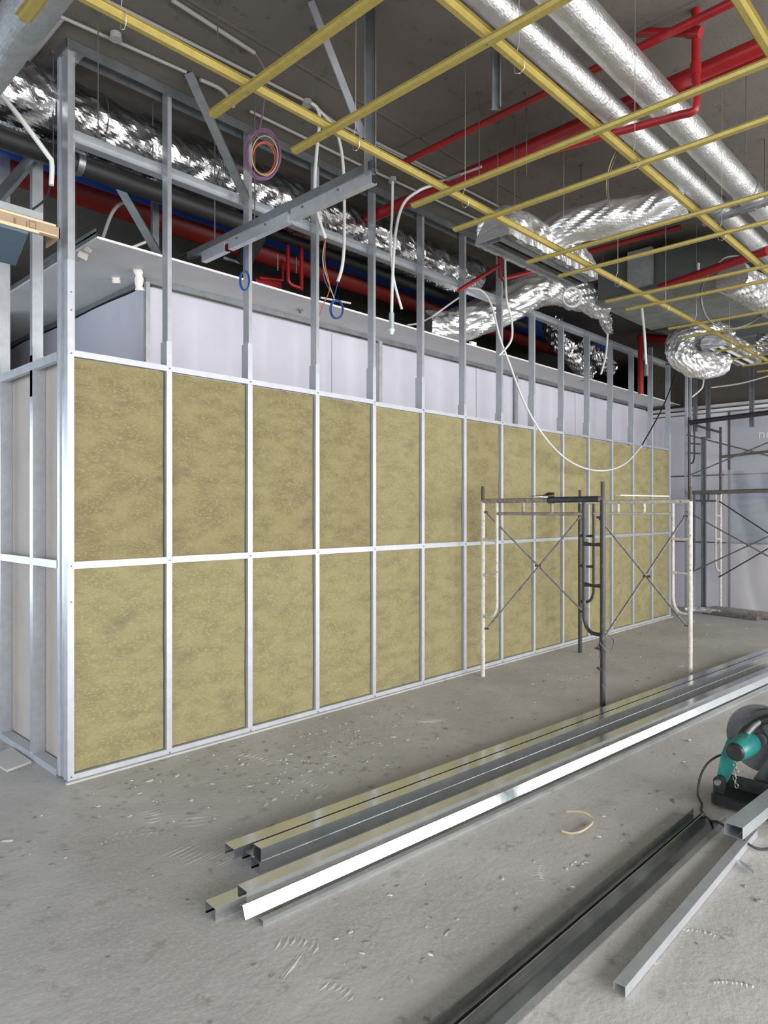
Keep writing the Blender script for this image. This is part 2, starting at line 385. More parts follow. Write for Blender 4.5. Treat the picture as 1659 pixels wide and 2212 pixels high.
MB().box(.45,.463,2.5,5.5,0,3.19).build('plaster_panel','plaster',wl)
MB().box(.30,.312,.36,.90,.02,2.3).build('plaster_panel','plaster_paper',wl)

# ---- soffit and sheeted inner wall seen through the studs -----------------------------------
sof = struct('ceiling_soffit'); sof.name = 'ceiling_1'
for k,(a,b) in enumerate(((.305,2.7),(2.702,5.1),(5.102,7.5),(7.502,9.7))):
    MB().box(a,b,.355,1.555,3.2,3.2125).build('plaster_panel','plaster',sof); MB().box(a,b,1.557,5.5,3.2,3.2125).build('plaster_panel','plaster',sof)
MB().box(.305,9.7,.352,.3545,3.199,3.214).build('lit_board_edge','white',sof)  # lit front edge of the boards painted in as a whiter strip
MB().prof([(.0,.03),(0,0),(.03,0)], .0012, (.30,.36,3.214), (.30,5.4,3.214), (1,0,0), (0,0,1)).build('edge_angle','galv_dull',sof)
MB().prof([(.0,.035),(0,0),(.03,0)], .0012, (.30,.36,3.23), (.30,1.3,3.25), (1,0,0), (0,0,1)).build('edge_angle','galv_dull',sof)
for (q,dx,dy,dz) in (((0.31, 0.626, 3.2),.07,.02,.05),((0.318, 0.807, 3.2),.05,-.03,.04),((0.317, 0.528, 3.2),.05,.05,.02)):
    MB().add([q,(q[0]+dx,q[1]+.03,q[2]-.004),(q[0]+dx*.8,q[1]+dy,q[2]-dz),(q[0]-.01,q[1]+dy*.6,q[2]-dz*.8)]+[(q[0],q[1]+.004,q[2]),(q[0]+dx,q[1]+.034,q[2]-.004),(q[0]+dx*.8,q[1]+dy+.004,q[2]-dz),(q[0]-.01,q[1]+dy*.6+.004,q[2]-dz*.8)],[(0,1,2,3),(7,6,5,4),(0,4,5,1),(1,5,6,2),(2,6,7,3),(3,7,4,0)]).build('torn_flap','plaster_paper',sof)
wi = struct('wall_inner')
MB().box(.96,9.7,.90,.913,0,3.19).build('plaster_panel','plaster',wi)
MB().box(.96,.973,.913,5.5,0,3.19).build('plaster_panel','plaster',wi)
MB().prof([(.04,-.035),(0,-.035),(0,0),(.04,0)], .0014, (.86,.80,3.199), (9.7,.80,3.199), (0,1,0), (0,0,1)).build('top_track','galv_dull',wi)
MB().prof([(.04,-.035),(0,-.035),(0,0),(.04,0)], .0014, (.862,.80,3.199), (.862,5.4,3.199), (1,0,0), (0,0,1)).build('top_track','galv_dull',wi)
MB().box(.853,.885,.790,.825,.01,3.165).build('corner_stud','galv_dark',wi)
for p in ((3.286, 0.8, 2.881), (5.675, 0.8, 2.893), (8.17, 0.8, 2.914)):
    MB().box(p[0]-.022,p[0]+.022,.788,.812,.01,3.165).build('stud','galv_dark',wi)
def drape(x, w_):
    return .010*math.sin(x*9.1+2.3*math.sin(x*2.3)+w_)*(.5+noise.noise(Vector((x*.9,w_*1.2,3))))+.022*noise.noise(Vector((x*2.6+w_*1.8,w_*1.1,1)))
segx = [.9,2.7,4.9,7.2,9.55]
for k in range(4):
    a, b = segx[k], segx[k+1]+.04
    tag(grid_cloth((a,.850-.006*k,.02), (b-a,0,0), (0,0,3.13), 70, 26, lambda u,w_,a=a,b=b,k=k: (0,drape(a+(b-a)*u,w_)-.012*math.exp(-((u-.3-.5*w_)/.06)**2)*(w_ > .5),-.008*abs(math.sin(u*7+k))*w_)).build('dust_sheet','sheet'),
        ['white dust sheet on the inner wall nearest the corner, creased at its top','white dust sheet hung behind the middle studs of the frame','white dust sheet behind the frame above the near scaffold','farthest white dust sheet behind the frame, next to the end wall'][k], 'dust sheet', 'white sheets covering the inner wall')
tag(grid_cloth((.888,.84,.02), (0,4.2,0), (0,0,3.13), 60, 20, lambda u,w_: (-.012+.018*math.sin(u*21+math.sin(u*9))*(.5+.5*noise.noise(Vector((u*4,w_,2)))),0,0)).build('dust_sheet','sheet'),
    'bluish white pleated sheet on the short return of the inner wall by the corner', 'dust sheet', 'white sheets covering the inner wall')

# ---- end wall -------------------------------------------------------------------------------
we = struct('wall_right')
YS = [.80,.25,-.378,-1.6,-2.9,-4.2]; ZS = [.03,1.03,2.07,3.03]
for i in range(5):
    for j in range(3):
        m = 'panel' if i < 2 else ('poster_sea' if (j == 1 and i == 2) else 'poster' if j == 2 else 'panel')
        MB().box(9.70,9.715,YS[i+1]+.008,YS[i]-.008,ZS[j]+.006,ZS[j+1]-.006).build('wall_panel',m,we)
MB().box(9.716,9.76,-4.3,.82,0,3.1).build('backing_wall','seam',we)
MB().box(9.685,9.7,-.40,-.372,0,3.04).build('seam_strip','seam',we)
MB().box(9.69,9.7,-4.2,.80,2.06,2.078).build('seam_strip','seam',we); MB().box(9.69,9.7,-4.2,.80,1.022,1.038).build('seam_strip','seam',we)
MB().box(9.60,9.76,-4.2,.84,3.04,3.075).build('top_trim','white',we)
MB().box(9.50,9.76,-4.2,.84,3.10,3.13).build('top_ledge','plaster',we)
MB().box(9.66,9.7,-4.2,.80,0,.05).build('floor_trim','white',we)
MB().box(9.76,9.9,-8,.9,3.13,4.12).build('upper_backing','slab',we)
MB().box(9.78,9.9,-8,-4.3,0,3.13).build('upper_backing','plaster',we)
for (px,z0,z1) in ((1503,2.72,3.75),(1531,2.6,3.75),(1625,2.72,3.8)):
    p = {1503:(9.3, -0.032, 2.946),1531:(9.3, -0.22, 2.928),1625:(9.3, -0.819, 3.005)}[px]
    MB().prof(csec(.06,.04), .0016, (p[0],p[1],z0), (p[0],p[1],z1), (0,1,0), (-1,0,0)).build('hanging_stud','galv_dull',we)
for (px) in (0,1):
    p = ((9.55, -0.067, 0.83), (9.4, 0.121, 0.829))[px]
    MB().prof(csec(.07,.04), .0016, (p[0],p[1],.01), (p[0],p[1],2.66+px), (0,1,0), (-1,0,0)).build('stud','galv_dull' if px==0 else 'galv',we)
# lettering on the upper poster (flat print on the panel)
tc = bpy.data.curves.new('lettering','FONT'); tc.body = '\u043f\u043e\u0441'; tc.size = .17; tc.extrude = .001; tc.space_character = 1.05
lt = bpy.data.objects.new('lettering', tc); COL.objects.link(lt); tc.materials.append(M['letter'])
lt.rotation_euler = (PI/2,0,-PI/2); lt.location = (9.697, (9.697, -0.782, 2.585)[1], (9.697, -0.782, 2.585)[2]); lt.parent = we
# clear plastic sheet draped over the lower posters
pl = grid_cloth((9.60,-.36,.04), (0,-1.15,0), (.03,0,2.1), 40, 40, lambda u,w_: (-.03-.05*abs(math.sin(u*9+w_*2))*(1-w_*.6)+.03*noise.noise(Vector((u*5,w_*4,0))), .12*(w_-.5)*math.sin(u*3)+.02*math.sin(w_*9), -.10*u*w_)).build('plastic_sheet','plastic')
tag(pl, 'clear plastic sheet draped over the blue grey wall panels at the end wall', 'plastic sheet')

# ------------------------------------------------------------------ ceiling grid
cg = thing('ceiling_grid', 'suspended grid of yellow steel channels under the concrete slab', 'ceiling frame', (2,-2.4,3.2))
def hat(w_, h): return [(-w_/2-.006,h),(-w_/2+.004,h),(-w_/2+.008,0),(w_/2-.008,0),(w_/2-.004,h),(w_/2+.006,h)]
for y in (-1.577,-2.443,-3.157):
    MB().prof(hat(.036,.024), .0014, (-2.2 if y<-2 else -.84,y,3.215), (9.4,y,3.215), (0,1,0), (0,0,1)).build('main_channel','yellow',cg)
CX_ = [-1.10,-.70,.075,.51,1.34,1.76,2.54,2.94,3.75,4.08,4.94,5.37,6.20,6.72,7.2,7.69,8.4,8.8]
for k,x in enumerate(CX_):
    y1 = -1.33-.02*math.sin(k*2.1)
    c = MB().prof(hat(.044,.013), .0014, (x,y1,3.2), (x+.01,-4.6 if x < 6 else -4.2,3.2), (1,0,0), (0,0,1)).build('cross_channel','yellow',cg)
    for yy in (-1.577,-2.443,-3.157): MB().cyl((x,yy,3.201),(x,yy,3.196),.004,8).build('screw','rod',c)
def hanger(x,y):
    b = MB(); b.tube([(x,y,3.19),(x+.003,y+.022,3.2),(x,y+.024,3.25),(x-.003,y,3.3),(x,y,4.12)], .0016, 6)
    b.tube([(x,y-.022,3.24),(x,y-.022,3.2),(x+.004,y,3.19)], .0016, 6); b.build('hanger_wire','wire',cg)
for (x,y) in [(-.45,-1.577),(.68,-1.577),(1.52,-1.577),(2.6,-1.577),(3.4,-1.577),(4.3,-1.577),(5.0,-1.577),(5.9,-1.577),(.72,-2.443),(1.75,-2.443),(3.0,-2.443),(4.1,-2.443),(5.4,-2.443),(1.45,-3.157),(3.1,-3.157)]: hanger(x,y)

# ------------------------------------------------------------------ ducts
def duct(label, y, z, r, x0, x1, seed):
    t = thing('silver_duct', label, 'duct', (x0,y,z), 'round silver ceiling ducts')
    foil_tube([(x0,y,z),((x0+x1)/2,y+.004,z),(x1,y,z)], r, .025, 40, .02, seed).build('duct_sleeve','foil_soft',t)
    for x in (3.72,6.3):
        b = MB(); n = 20
        b.tube([(x,y+(r+.004)*math.cos(a),z+(r+.004)*math.sin(a)) for a in [2*PI*k/n for k in range(n+1)]], .006, 6, False); b.build('clamp','galv_dull',t)
    return t
duct('silver round duct nearer the insulated wall, of the pair crossing the ceiling', -2.167,3.72,.068,-.6,8.6,1)
duct('thicker silver round duct farther from the insulated wall', -2.362,3.78,.086,-.9,8.6,2)
t = thing('duct_support', 'galvanised bracket angle hung on rods under the two silver ducts', 'bracket', (3.80,-2.27,3.64))
MB().prof([(-.03,.03),(-.03,0),(.03,0)], .002, (3.80,-2.05,3.632), (3.80,-2.50,3.660), (1,0,0), (0,0,1)).build('angle_bar','galv_dull',t)
for y in (-2.07,-2.265,-2.47): MB().cyl((3.80,y,3.64),(3.80,y,4.12),.005,6).build('rod','rod',t)
for y in (-2.167,-2.362):
    MB().box(3.785,3.815,y-.05,y+.05,3.64,3.652).build('saddle','galv_dull',t)
t = thing('duct_support', 'grey bracket bar under the silver ducts far down the ceiling', 'bracket', (6.35,-2.27,3.64))
MB().prof([(-.03,.03),(-.03,0),(.03,0)], .002, (6.35,-2.05,3.632), (6.35,-2.50,3.660), (1,0,0), (0,0,1)).build('angle_bar','galv_dull',t)
for y in (-2.07,-2.47): MB().cyl((6.35,y,3.64),(6.35,y,4.12),.005,6).build('rod','rod',t)
# near silver duct running across the top left corner
t = tag(foil_tube([(-.60,-2.6,3.45),(-.575,-.9,3.45),(-.56,.15,3.45)], .088, .04, 40, .02, 9).build('silver_duct','foil_dust'), 'dull grey silver duct crossing the top left corner of the photo', 'duct')
# long foil duct behind the partition head
t = thing('foil_duct', 'long crumpled foil wrapped duct running behind the tops of the studs', 'duct', (0,.30,3.88))
foil_tube([(-1.9,.33,3.87),(1.5,.33,3.87),(4.12,.33,3.87)], .20, .13, 72, .018, 4, freq=.6).build('foil_sleeve','foil',t)
for x in (.28,1.05,1.9,2.9,3.9): MB().tube([(x,.33+.195*math.cos(a),3.87+.195*math.sin(a)) for a in [2*PI*k/18 for k in range(19)]], .003, 5, False).build('tie_wire','rod',t)
# foil fittings at top left
tag(foil_tube([(-1.2,.62,3.66),(-.75,.60,3.62),(-.35,.62,3.60)], .13, .25, 44, .022, 14).build('foil_wrap','foil'), 'crumpled foil wrap bulging below the foil duct at the far left', 'foil')
# flexible duct to slot diffuser
def slot_box(label, x0, x1, y, z, hh, group):
    t = thing('slot_diffuser', label, 'air diffuser', ((x0+x1)/2,y,z), group)
    b = MB(); b.box(x0,x1,y-.055,y-.042,z,z+.035); b.box(x0,x1,y+.042,y+.055,z,z+.035); b.box(x0,x0+.012,y-.045,y+.045,z,z+.035); b.box(x1-.012,x1,y-.045,y+.045,z,z+.035)
    b.build('frame','galv_dull' if x0 < 4 else 'white',t)
    MB().box(x0+.012,x1-.012,y-.006,y+.006,z+.004,z+.03).build('centre_blade','sawblack',t)
    # foil covered plenum
    nx, ns = 50, 30; v = []; f = []
    for i in range(nx+1):
        x = x0-.02+(x1-x0+.04)*i/nx; e = 1-(2*i/nx-1)**6*.35
        for k in range(ns+1):
            a = PI*k/ns; yy = y+.12*math.cos(a)*(1.0); zz = z+.012+hh*e*(math.sin(a)**.5)
            c = Vector((x*9,yy*9+2,zz*9)); h = (1-abs(noise.noise(c))*2)+.5*(1-abs(noise.noise(c*2.4))*2)
            v.append((x+.012*noise.noise(c*1.3), yy*1+(.02*h*math.cos(a)), zz+.016*h*math.sin(a)))
    for i in range(nx):
        for k in range(ns): a = i*(ns+1)+k; f.append((a,a+1,a+ns+2,a+ns+1))
    v2 = len(v); f.append(tuple(range(ns+1))); f.append(tuple(nx*(ns+1)+k for k in range(ns,-1,-1)))
    MB().add(v,f,False).build('foil_plenum','foil_bright',t)
    return t
t = slot_box('slot diffuser with crumpled foil plenum hanging nearest, left end of the silver flexible duct', 2.30,3.50,-1.22,3.31,.27,'slot diffusers above the yellow grid')
foil_tube([(2.93,-1.24,3.50),(2.97,-1.40,3.56),(3.12,-1.68,3.60),(3.26,-1.90,3.62),(3.32,-2.10,3.66)], .135, .22, 56, .014, 21, freq=.6).build('flexible_duct','foil_bright',t)
t = slot_box('slot diffuser hanging farther away beside the end of the insulated wall, white framed', 6.45,7.65,-1.25,3.30,.20,'slot diffusers above the yellow grid')
foil_tube([(6.95,-1.2,3.50),(6.70,-1.05,3.56),(6.45,-.88,3.42),(6.42,-.95,3.22),(6.62,-1.06,3.17),(6.95,-1.14,3.24)], .165, .20, 50, .016, 23).build('flexible_duct','foil_bright',t)
# second flexible duct over the partition header
tag(foil_tube([(3.75,.62,3.36),(4.05,.50,3.40),(4.42,.28,3.58),(4.80,.0,3.84),(5.06,-.22,3.84),(5.24,-.42,3.74),(5.36,-.58,3.66)], .20, .24, 56, .014, 31, freq=.55, squeeze=lambda s_: .85+.2*math.sin(s_*PI)).build('flexible_duct','foil_bright'),
    'crumpled foil flexible duct bending out over the header of the stud wall', 'duct')
tag(foil_tube([(5.35,-.50,3.60),(5.62,-.42,3.50),(5.8,-.36,3.52)], .085, .5, 40, .014, 33, squeeze=lambda s_: 1-.55*s_).build('foil_flap','foil'), 'torn foil and plastic flap at the end of the bent flexible duct', 'foil')
tag(foil_tube([(5.9,.45,3.85),(6.0,.42,3.62),(6.35,.40,3.42),(6.75,.42,3.30)], .14, .3, 44, .018, 35).build('flexible_duct','foil'), 'dark foil flexible duct drooping behind the far studs above the soffit', 'duct')
tag(foil_tube([(6.6,.50,3.75),(7.1,.50,3.6),(7.6,.52,3.5)], .13, .3, 40, .02, 36).build('flexible_duct','foil'), 'farthest foil flexible duct behind the studs near the end wall', 'duct')
# far ducts at the right edge
tag(foil_tube([(4.602, -2.0, 3.45), (4.985, -2.05, 3.431), (5.567, -2.1, 3.405)], .15, .2, 40, .02, 41).build('flexible_duct','foil_soft'), 'silver flexible duct at the right edge below the paired ducts', 'duct')
tag(foil_tube([(5.726, -1.9, 3.103), (5.727, -2.0, 3.108), (5.72, -2.1, 3.112)], .12, .25, 36, .02, 42).build('flexible_duct','foil'), 'foil duct end at the right edge beside the far slot diffuser', 'duct')
# air handling unit
t = thing('air_unit', 'large grey green air handling unit hung under the slab', 'air unit', (5.7,-1.2,3.6))
MB().box(5.02,6.35,-1.84,-.60,3.62,4.0).build('casing','unit',t); MB().box(5.0,6.37,-1.86,-.58,3.605,3.62).build('bottom_pan','unit_under',t)
MB().box(5.0,5.02,-1.86,-.58,3.62,3.64).build('edge_strip','galv_dull',t); MB().box(5.0,5.02,-1.60,-1.585,3.66,3.78).build('latch','white',t)
for (x,y) in ((5.05,-1.8),(5.05,-.64),(6.3,-1.8),(6.3,-.64)): MB().cyl((x,y,3.99),(x,y,4.12),.006,6).build('rod','rod',t)
tag(MB().box(4.93,4.98,(4.95, -1.188, 3.768)[1],(4.95, -0.951, 3.825)[1],(4.95, -1.057, 3.666)[2],4.02).build('insulation_strip','foil_dust'), 'dull foil faced insulation strip hanging in front of the grey air unit', 'insulation')
t = thing('rectangular_duct', 'dark flat rectangular duct beyond the grey air unit', 'duct', (7.8,-1.2,3.7))
MB().box(6.9,9.3,-1.7,-.45,3.72,3.95).build('casing','unit',t); MB().box(6.88,6.9,-1.72,-.43,3.70,3.97).build('flange','unit_under',t)
MB().box(7.9,7.93,-1.72,-.43,3.70,3.97).build('flange','unit_under',t)

# ------------------------------------------------------------------ pipes
def pipe(name, m, pts, r, label, cat='pipe', group=None, joints=(), seg=16):
    t = thing(name, label, cat, pts[0], group)
    MB().tube(pts, r, seg).build('run', m, t)
    for p in joints:
        i = min(range(len(pts)), key=lambda k: (Vector(pts[k])-Vector(p)).length)
        d = (Vector(pts[min(i+1,len(pts)-1)])-Vector(pts[max(i-1,0)])).normalized()
        MB().cyl(Vector(p)-d*r*1.6, Vector(p)+d*r*1.6, r*1.28, seg).build('coupling', m, t)
    return t
pipe('black_pipe','black',[(-1.8,.30,3.59),(1.35,.30,3.59)],.062,'black insulated pipe below the long foil duct',joints=[])
MB().tube(curve([(1.35,.30,3.60),(1.46,.31,3.595),(1.52,.38,3.55),(1.52,.55,3.42)],6), .066, 16).build('elbow','black',bpy.data.objects['black_pipe'])
MB().cyl((.145,.30,3.60),(.185,.30,3.60),.075,18).build('clamp','galv_dull',bpy.data.objects['black_pipe'])
pipe('black_pipe','black',[(-1.9,.64,3.80),(5.6,.64,3.74)],.05,'thin black insulated pipe tucked behind the foil duct')
pipe('blue_pipe','blue',[(-1.8,1.00,3.95),(8.4,1.00,3.95)],.125,'big blue painted pipe deep behind the stud wall')
pipe('red_main','red_orange',[(-1.8,1.32,3.90),(8.4,1.32,3.90)],.105,'dark red fire main deep behind the stud wall under the blue pipe')
RX = (2.46, 0.683, 3.93)
pipe('red_pipe','red',[(2.51, 1.129, 3.93), (2.399, -2.863, 3.93)],.046,'thick red pipe crossing under the slab beside the ducts',joints=[])
pipe('red_pipe','red',[(2.631, -1.066, 4.03), (2.689, -2.785, 4.03)],.020,'red pipe close above the thick red pipe, under the slab')
pipe('red_pipe','red',[(2.081, -0.561, 3.98), (2.04, -2.822, 3.98)],.022,'thin red pipe across the slab left of the thick one')
pipe('red_pipe','red',[((2.165, -2.584, 4.12)[0],(2.165, -2.584, 4.12)[1],4.12)]+curve([(2.156, -2.587, 3.801), (2.158, -2.589, 3.644), (2.158, -2.575, 3.59), (2.152, -2.511, 3.594)],5)+[(2.106, -2.174, 3.61), (2.011, -1.83, 3.601)],.021,'red riser with an elbow dropping below the silver ducts',joints=[(2.156, -2.587, 3.801)])
pipe('red_pipe','red',[(2.149, -2.234, 4.159), (2.151, -2.582, 3.993)],.022,'short red tee branch joined to the riser at the top right',joints=[(2.151, -2.582, 3.993)])
pipe('sprinkler_pipe','red',[(3.105, -0.3, 3.373), (3.568, -0.4, 3.683)],.017,'thin red sprinkler branch above the stud tops, left of its tee')
pipe('sprinkler_pipe','red',[(3.582, -0.4, 3.789), (3.582, -0.4, 3.592), (3.618, -0.4, 3.572), (4.063, -0.55, 3.743)],.022,'red sprinkler drop with an elbow beside the foil plenum',joints=[(3.582, -0.4, 3.789)])
pipe('red_pipe','red',[(4.45, -1.462, 3.45), (4.146, -2.397, 3.45)],.035,'red pipe passing under the grey air unit at the right')
pipe('red_pipe','red',[(4.547, -0.542, 3.98), (4.571, -1.595, 3.98)],.022,'short visible length of red pipe above the grey air unit')
pipe('red_pipe','red',[(7.0, -0.181, 3.757), (7.0, -0.181, 2.997)],.035,'vertical red pipe in the dark beyond the far studs')
pipe('red_pipe','red',[(8.2, 0.37, 4.024), (8.2, -0.158, 3.887), (8.2, -0.766, 3.998)],.06,'red pipe run in the dark near the end wall')
t = thing('valve_set', 'small red valve pipework standing on the soffit behind the studs', 'pipework', (1.6,.62,3.2))
MB().tube(curve([(2.011, 0.62, 3.699), (2.011, 0.62, 3.47), (2.03, 0.62, 3.391), (2.138, 0.62, 3.378)],5),.016,10).build('bent_pipe','red',t)
MB().tube([(2.153, 0.62, 3.836), (2.153, 0.62, 3.358)],.017,10).build('upright_pipe','red',t)
MB().tube([(1.817, 0.75, 3.415), (2.054, 0.75, 3.45), (2.054, 0.75, 3.629)],.014,10).build('side_pipe','red',t)
b = MB()
for k in range(3): b.obox((1.913, 0.66, 3.562), (2.156, 0.66, 3.574), .004, .004); 
b.tube([(1.937, 0.66, 3.614), (1.937, 0.66, 3.481)],.004,6); b.tube([(2.131, 0.66, 3.646), (2.131, 0.66, 3.51)],.004,6); b.box(1.42,1.60,.655,.665,3.44,3.46)
b.build('rack','galv',t)
MB().obox((1.807, 0.8, 3.394), (2.069, 0.8, 3.418), .04, .05).build('manifold','red',t)

# ------------------------------------------------------------------ hanging steel and braces
def chan(name, label, cat, p0, p1, ey, ez, sec, m='galv_dull', t=.0016, group=None):
    return tag(MB().prof(sec, t, p0, p1, ey, ez).build(name, m), label, cat, group)
chan('hanging_stud','long galvanised stud dropped from the slab to the angle channel end','stud', (.965,-1.385,3.24),(.965,-1.385,4.12),(.72,-.69,0),(-.69,-.72,0),csec(.062,.04))
chan('hanging_stud','short galvanised stud hanging from the slab left of the silver ducts','stud', ((1.342, -1.9, 3.525)[0],-1.9,(1.342, -1.9, 3.525)[2]),((1.342, -1.9, 3.525)[0],-1.9,4.12),(.72,-.69,0),(-.69,-.72,0),csec(.045,.035))
def brace(label, p0, p1, w_=.05, m='galv_dull', group='diagonal braces of the stud wall'):
    p0 = Vector(p0); p1 = Vector(p1); d = (p1-p0).normalized(); sd = Vector((.72,-.69,0)); sd = (sd-d*sd.dot(d)).normalized(); bk = d.cross(sd).normalized()
    if bk.dot(Vector((.69,.72,0))) < 0: bk = -bk
    return tag(MB().prof(usec(w_,.028), .0016, p0, p1, sd, bk).build('diagonal_brace', m), label, 'brace', group)
brace('galvanised diagonal brace from the slab down to the hanging stud end', (0.729, -1.194, 4.11), (0.95, -1.354, 3.441), .034, 'galv')
brace('grey diagonal brace from the slab to the third stud from the corner', (0.602, -0.22, 4.11), (1.149, -0.02, 3.595), .055)
brace('diagonal brace behind the studs standing on the soffit edge', (0.565, 0.6, 3.683), (0.847, 0.6, 3.3), .055)
tag(MB().prof(csec(.05,.03),.0016,(0.84, 0.62, 3.304),(0.84, 0.62, 3.707),(1,0,0),(0,1,0)).build('short_stud','galv_dull'),'short upright stud beside the brace on the soffit edge','stud')
brace('grey brace slanting behind the left return studs under the foil', (-0.251, 0.5, 3.282), (-0.023, 0.5, 3.647), .07)
t = thing('hanging_channel', 'galvanised angle channel run hung level across the stud wall top', 'channel', (.98,-1.4,3.25))
MB().prof([(-.02,.045),(-.02,0),(.02,0)], .002, (.975,-1.42,3.262), (.985,.42,3.262), (1,0,0), (0,0,1)).build('top_angle','galv_dull',t)
for (a,b,z) in ((-1.40,-.74,3.255),(-.71,-.10,3.252),(-.06,.22,3.252)):
    MB().prof([(-.022,0),(-.022,-.062),(.018,-.062),(.018,-.05)], .0018, (.98,a,z), (.98,b,z), (1,0,0), (0,0,1)).build('lower_channel','galv',t)
for y in (-1.15,-.85,-.5,-.2): MB().cyl((.957,y,3.235),(.950,y,3.235),.007,8).build('bolt','rod',t)
for (y) in (-.35,.1): MB().cyl((.985,y,3.30),(.985,y,4.12),.004,6).build('rod','rod',t)

# threaded rods from the slab
rods = [((0.873, -1.039, 4.12),3.75),((1.969, -1.343, 4.12),3.55),((2.174, -1.556, 4.12),3.6),((2.339, -1.362, 4.12),3.5),((3.245, -1.358, 4.12),3.7),((2.903, -2.611, 4.12),3.62),((2.315, -1.243, 4.12),3.45),((4.022, -1.682, 4.12),3.7),((0.569, 0.15, 4.12),3.72),((-0.027, 0.169, 4.12),3.5),((0.007, -0.338, 4.12),3.45),((0.402, -0.844, 4.12),3.9)]
RL = ['rod hanging between the first yellow cross channel and the long hanging stud', 'rod left of the short hanging stud near the silver ducts', 'rod hanging right of the short hanging stud', 'rod just below the short hanging stud', 'rod ending above the nearer slot diffuser, before the thick red pipe', 'rod at the right edge right of the red riser', 'rod crossing the thin red pipe', "rod left of the paired ducts' bracket", 'rod at the top of the second stud from the corner', 'rod in the dark left of the corner stud top', 'pale rod before the top track right of the corner stud', 'rod by the thick conduit stub at the top edge']
for k,(p,z) in enumerate(rods):
    o = MB().cyl((p[0],p[1],z),(p[0],p[1],4.12),.0032,6)
    o.cyl((p[0],p[1],4.10),(p[0],p[1],4.12),.012,8)
    tag(o.build('threaded_rod','rod'), 'thin threaded '+RL[k], 'rod', 'threaded rods under the slab')

# ------------------------------------------------------------------ conduits and cables
def cable(name, m, pts, r, label, cat, group=None, smooth=True, n=8):
    return tag(MB().tube(curve(pts, n) if smooth else pts, r, 8).build(name, m), label, cat, group)
zc = 4.105
G = 'dusty conduits fixed to the slab'
cable('slab_conduit','conduit_grey',[(-0.186, -0.158, 4.105), (0.583, -0.225, 4.105)],.010,'dusty conduit on the slab running above the corner stud','conduit',G,False)
cable('slab_conduit','conduit_grey',[(-0.004, -0.45, 4.105), (1.242, -0.51, 4.105)],.010,'dusty conduit on the slab ending at the round junction box','conduit',G,False)
cable('slab_conduit','conduit_grey',[(1.281, -0.508, 4.105), (1.534, -0.468, 4.105), (2.857, -0.539, 4.105)],.010,'dusty conduit on the slab leaving the junction box to the right','conduit',G,False)
cable('slab_conduit','conduit_grey',[(0.231, -0.695, 4.105), (0.762, -0.661, 4.105)],.012,'thick dusty conduit stub ending above the purple wire loop','conduit',G,False)
cable('slab_conduit','conduit_grey',[(-0.1, 0.34, 4.105), (-0.101, -0.169, 4.105)],.010,'short cross conduit near the corner stud top','conduit',G,False)
cable('slab_conduit','conduit_grey',[(1.08, -0.166, 4.105), (2.121, -0.181, 4.105), (4.084, -0.262, 4.105)],.010,'lowest dusty conduit line on the slab above the stud tops','conduit',G,False)
cable('slab_conduit','conduit_grey',[(1.95, -0.471, 4.105), (3.428, -0.524, 4.105)],.009,'dusty conduit line passing behind the long hanging stud','conduit',G,False)
cable('slab_conduit','conduit_grey',[(0.678, -0.222, 4.105), (0.83, -0.227, 4.105), (0.875, -0.286, 4.0)],.012,'curved dusty conduit bending down by the grey diagonal brace','conduit',G)
def jbox(label, p):
    b = MB(); b.cyl((p[0],p[1],4.085),(p[0],p[1],4.115),.030,18); b.cyl((p[0],p[1],4.08),(p[0],p[1],4.085),.033,18)
    tag(b.build('junction_box','conduit_grey'), label, 'junction box', 'round junction boxes on the slab')
jbox('round dusty junction box above the white hanging conduit', (1.272, -0.51, 4.1)); jbox('round dusty junction box left of the thick red pipe', (2.393, -0.205, 4.1))
jbox('round junction box behind the nearest yellow channel', (0.15, -0.235, 4.1))
J = 'white conduits hanging from the ceiling'
cable('hanging_conduit','pvc',[(1.272, -0.55, 4.084), (1.326, -0.55, 4.068), (1.342, -0.55, 3.995), (1.318, -0.55, 3.785), (1.303, -0.55, 3.574), (1.326, -0.55, 3.405), (1.393, -0.55, 3.262)],.011,'white conduit hanging in front of the wall, four wires out of its end','conduit',J)
cable('wire_tail','wire_yellow',[(1.393, -0.55, 3.262), (1.369, -0.55, 3.121), (1.405, -0.55, 3.011), (1.469, -0.55, 2.891)],.003,'bundle of thin coloured wires from the white conduit end, yellowish','wire','loose wires')
cable('wire_tail','wire_red',[(1.384, -0.56, 3.256), (1.38, -0.56, 3.092), (1.42, -0.56, 2.953), (1.372, -0.56, 2.838), (1.333, -0.56, 2.756)],.003,'reddish wire tail dropping to the stud from the conduit','wire','loose wires')
cable('wire_tail','wire_blue',[(1.397, -0.54, 3.266), (1.386, -0.54, 3.173), (1.39, -0.54, 3.01), (1.453, -0.54, 2.929)],.003,'dark blue wire tail beside the reddish one','wire','loose wires')
cable('hanging_conduit','pvc',[(1.272, -0.55, 4.084), (1.491, -0.48, 4.083), (1.601, -0.45, 4.02), (1.643, -0.45, 3.817), (1.652, -0.45, 3.41), (1.635, -0.45, 3.185), (1.592, -0.45, 3.055)],.011,'white conduit with a blue wire coil at its lower end','conduit',J)
def coil(label, m, c, rx, rz, n=4, r=.0035, tailpts=None, y=0, name='wire_coil'):
    b = MB()
    for k in range(n):
        ra = rx*(1+.07*math.sin(k*2.1)); rb = rz*(1+.05*math.cos(k*1.7)); dx = .12*rx*math.sin(k*3)
        b.tube([(c[0]+dx+.72*ra*math.cos(a), c[1]-.69*ra*math.cos(a)+.003*k, c[2]+rb*math.sin(a)) for a in [2*PI*j/28 for j in range(29)]], r, 6, False)
    if tailpts: b.tube(curve(tailpts), r, 6)
    return tag(b.build(name, m), label, 'wire', 'coils of loose wire')
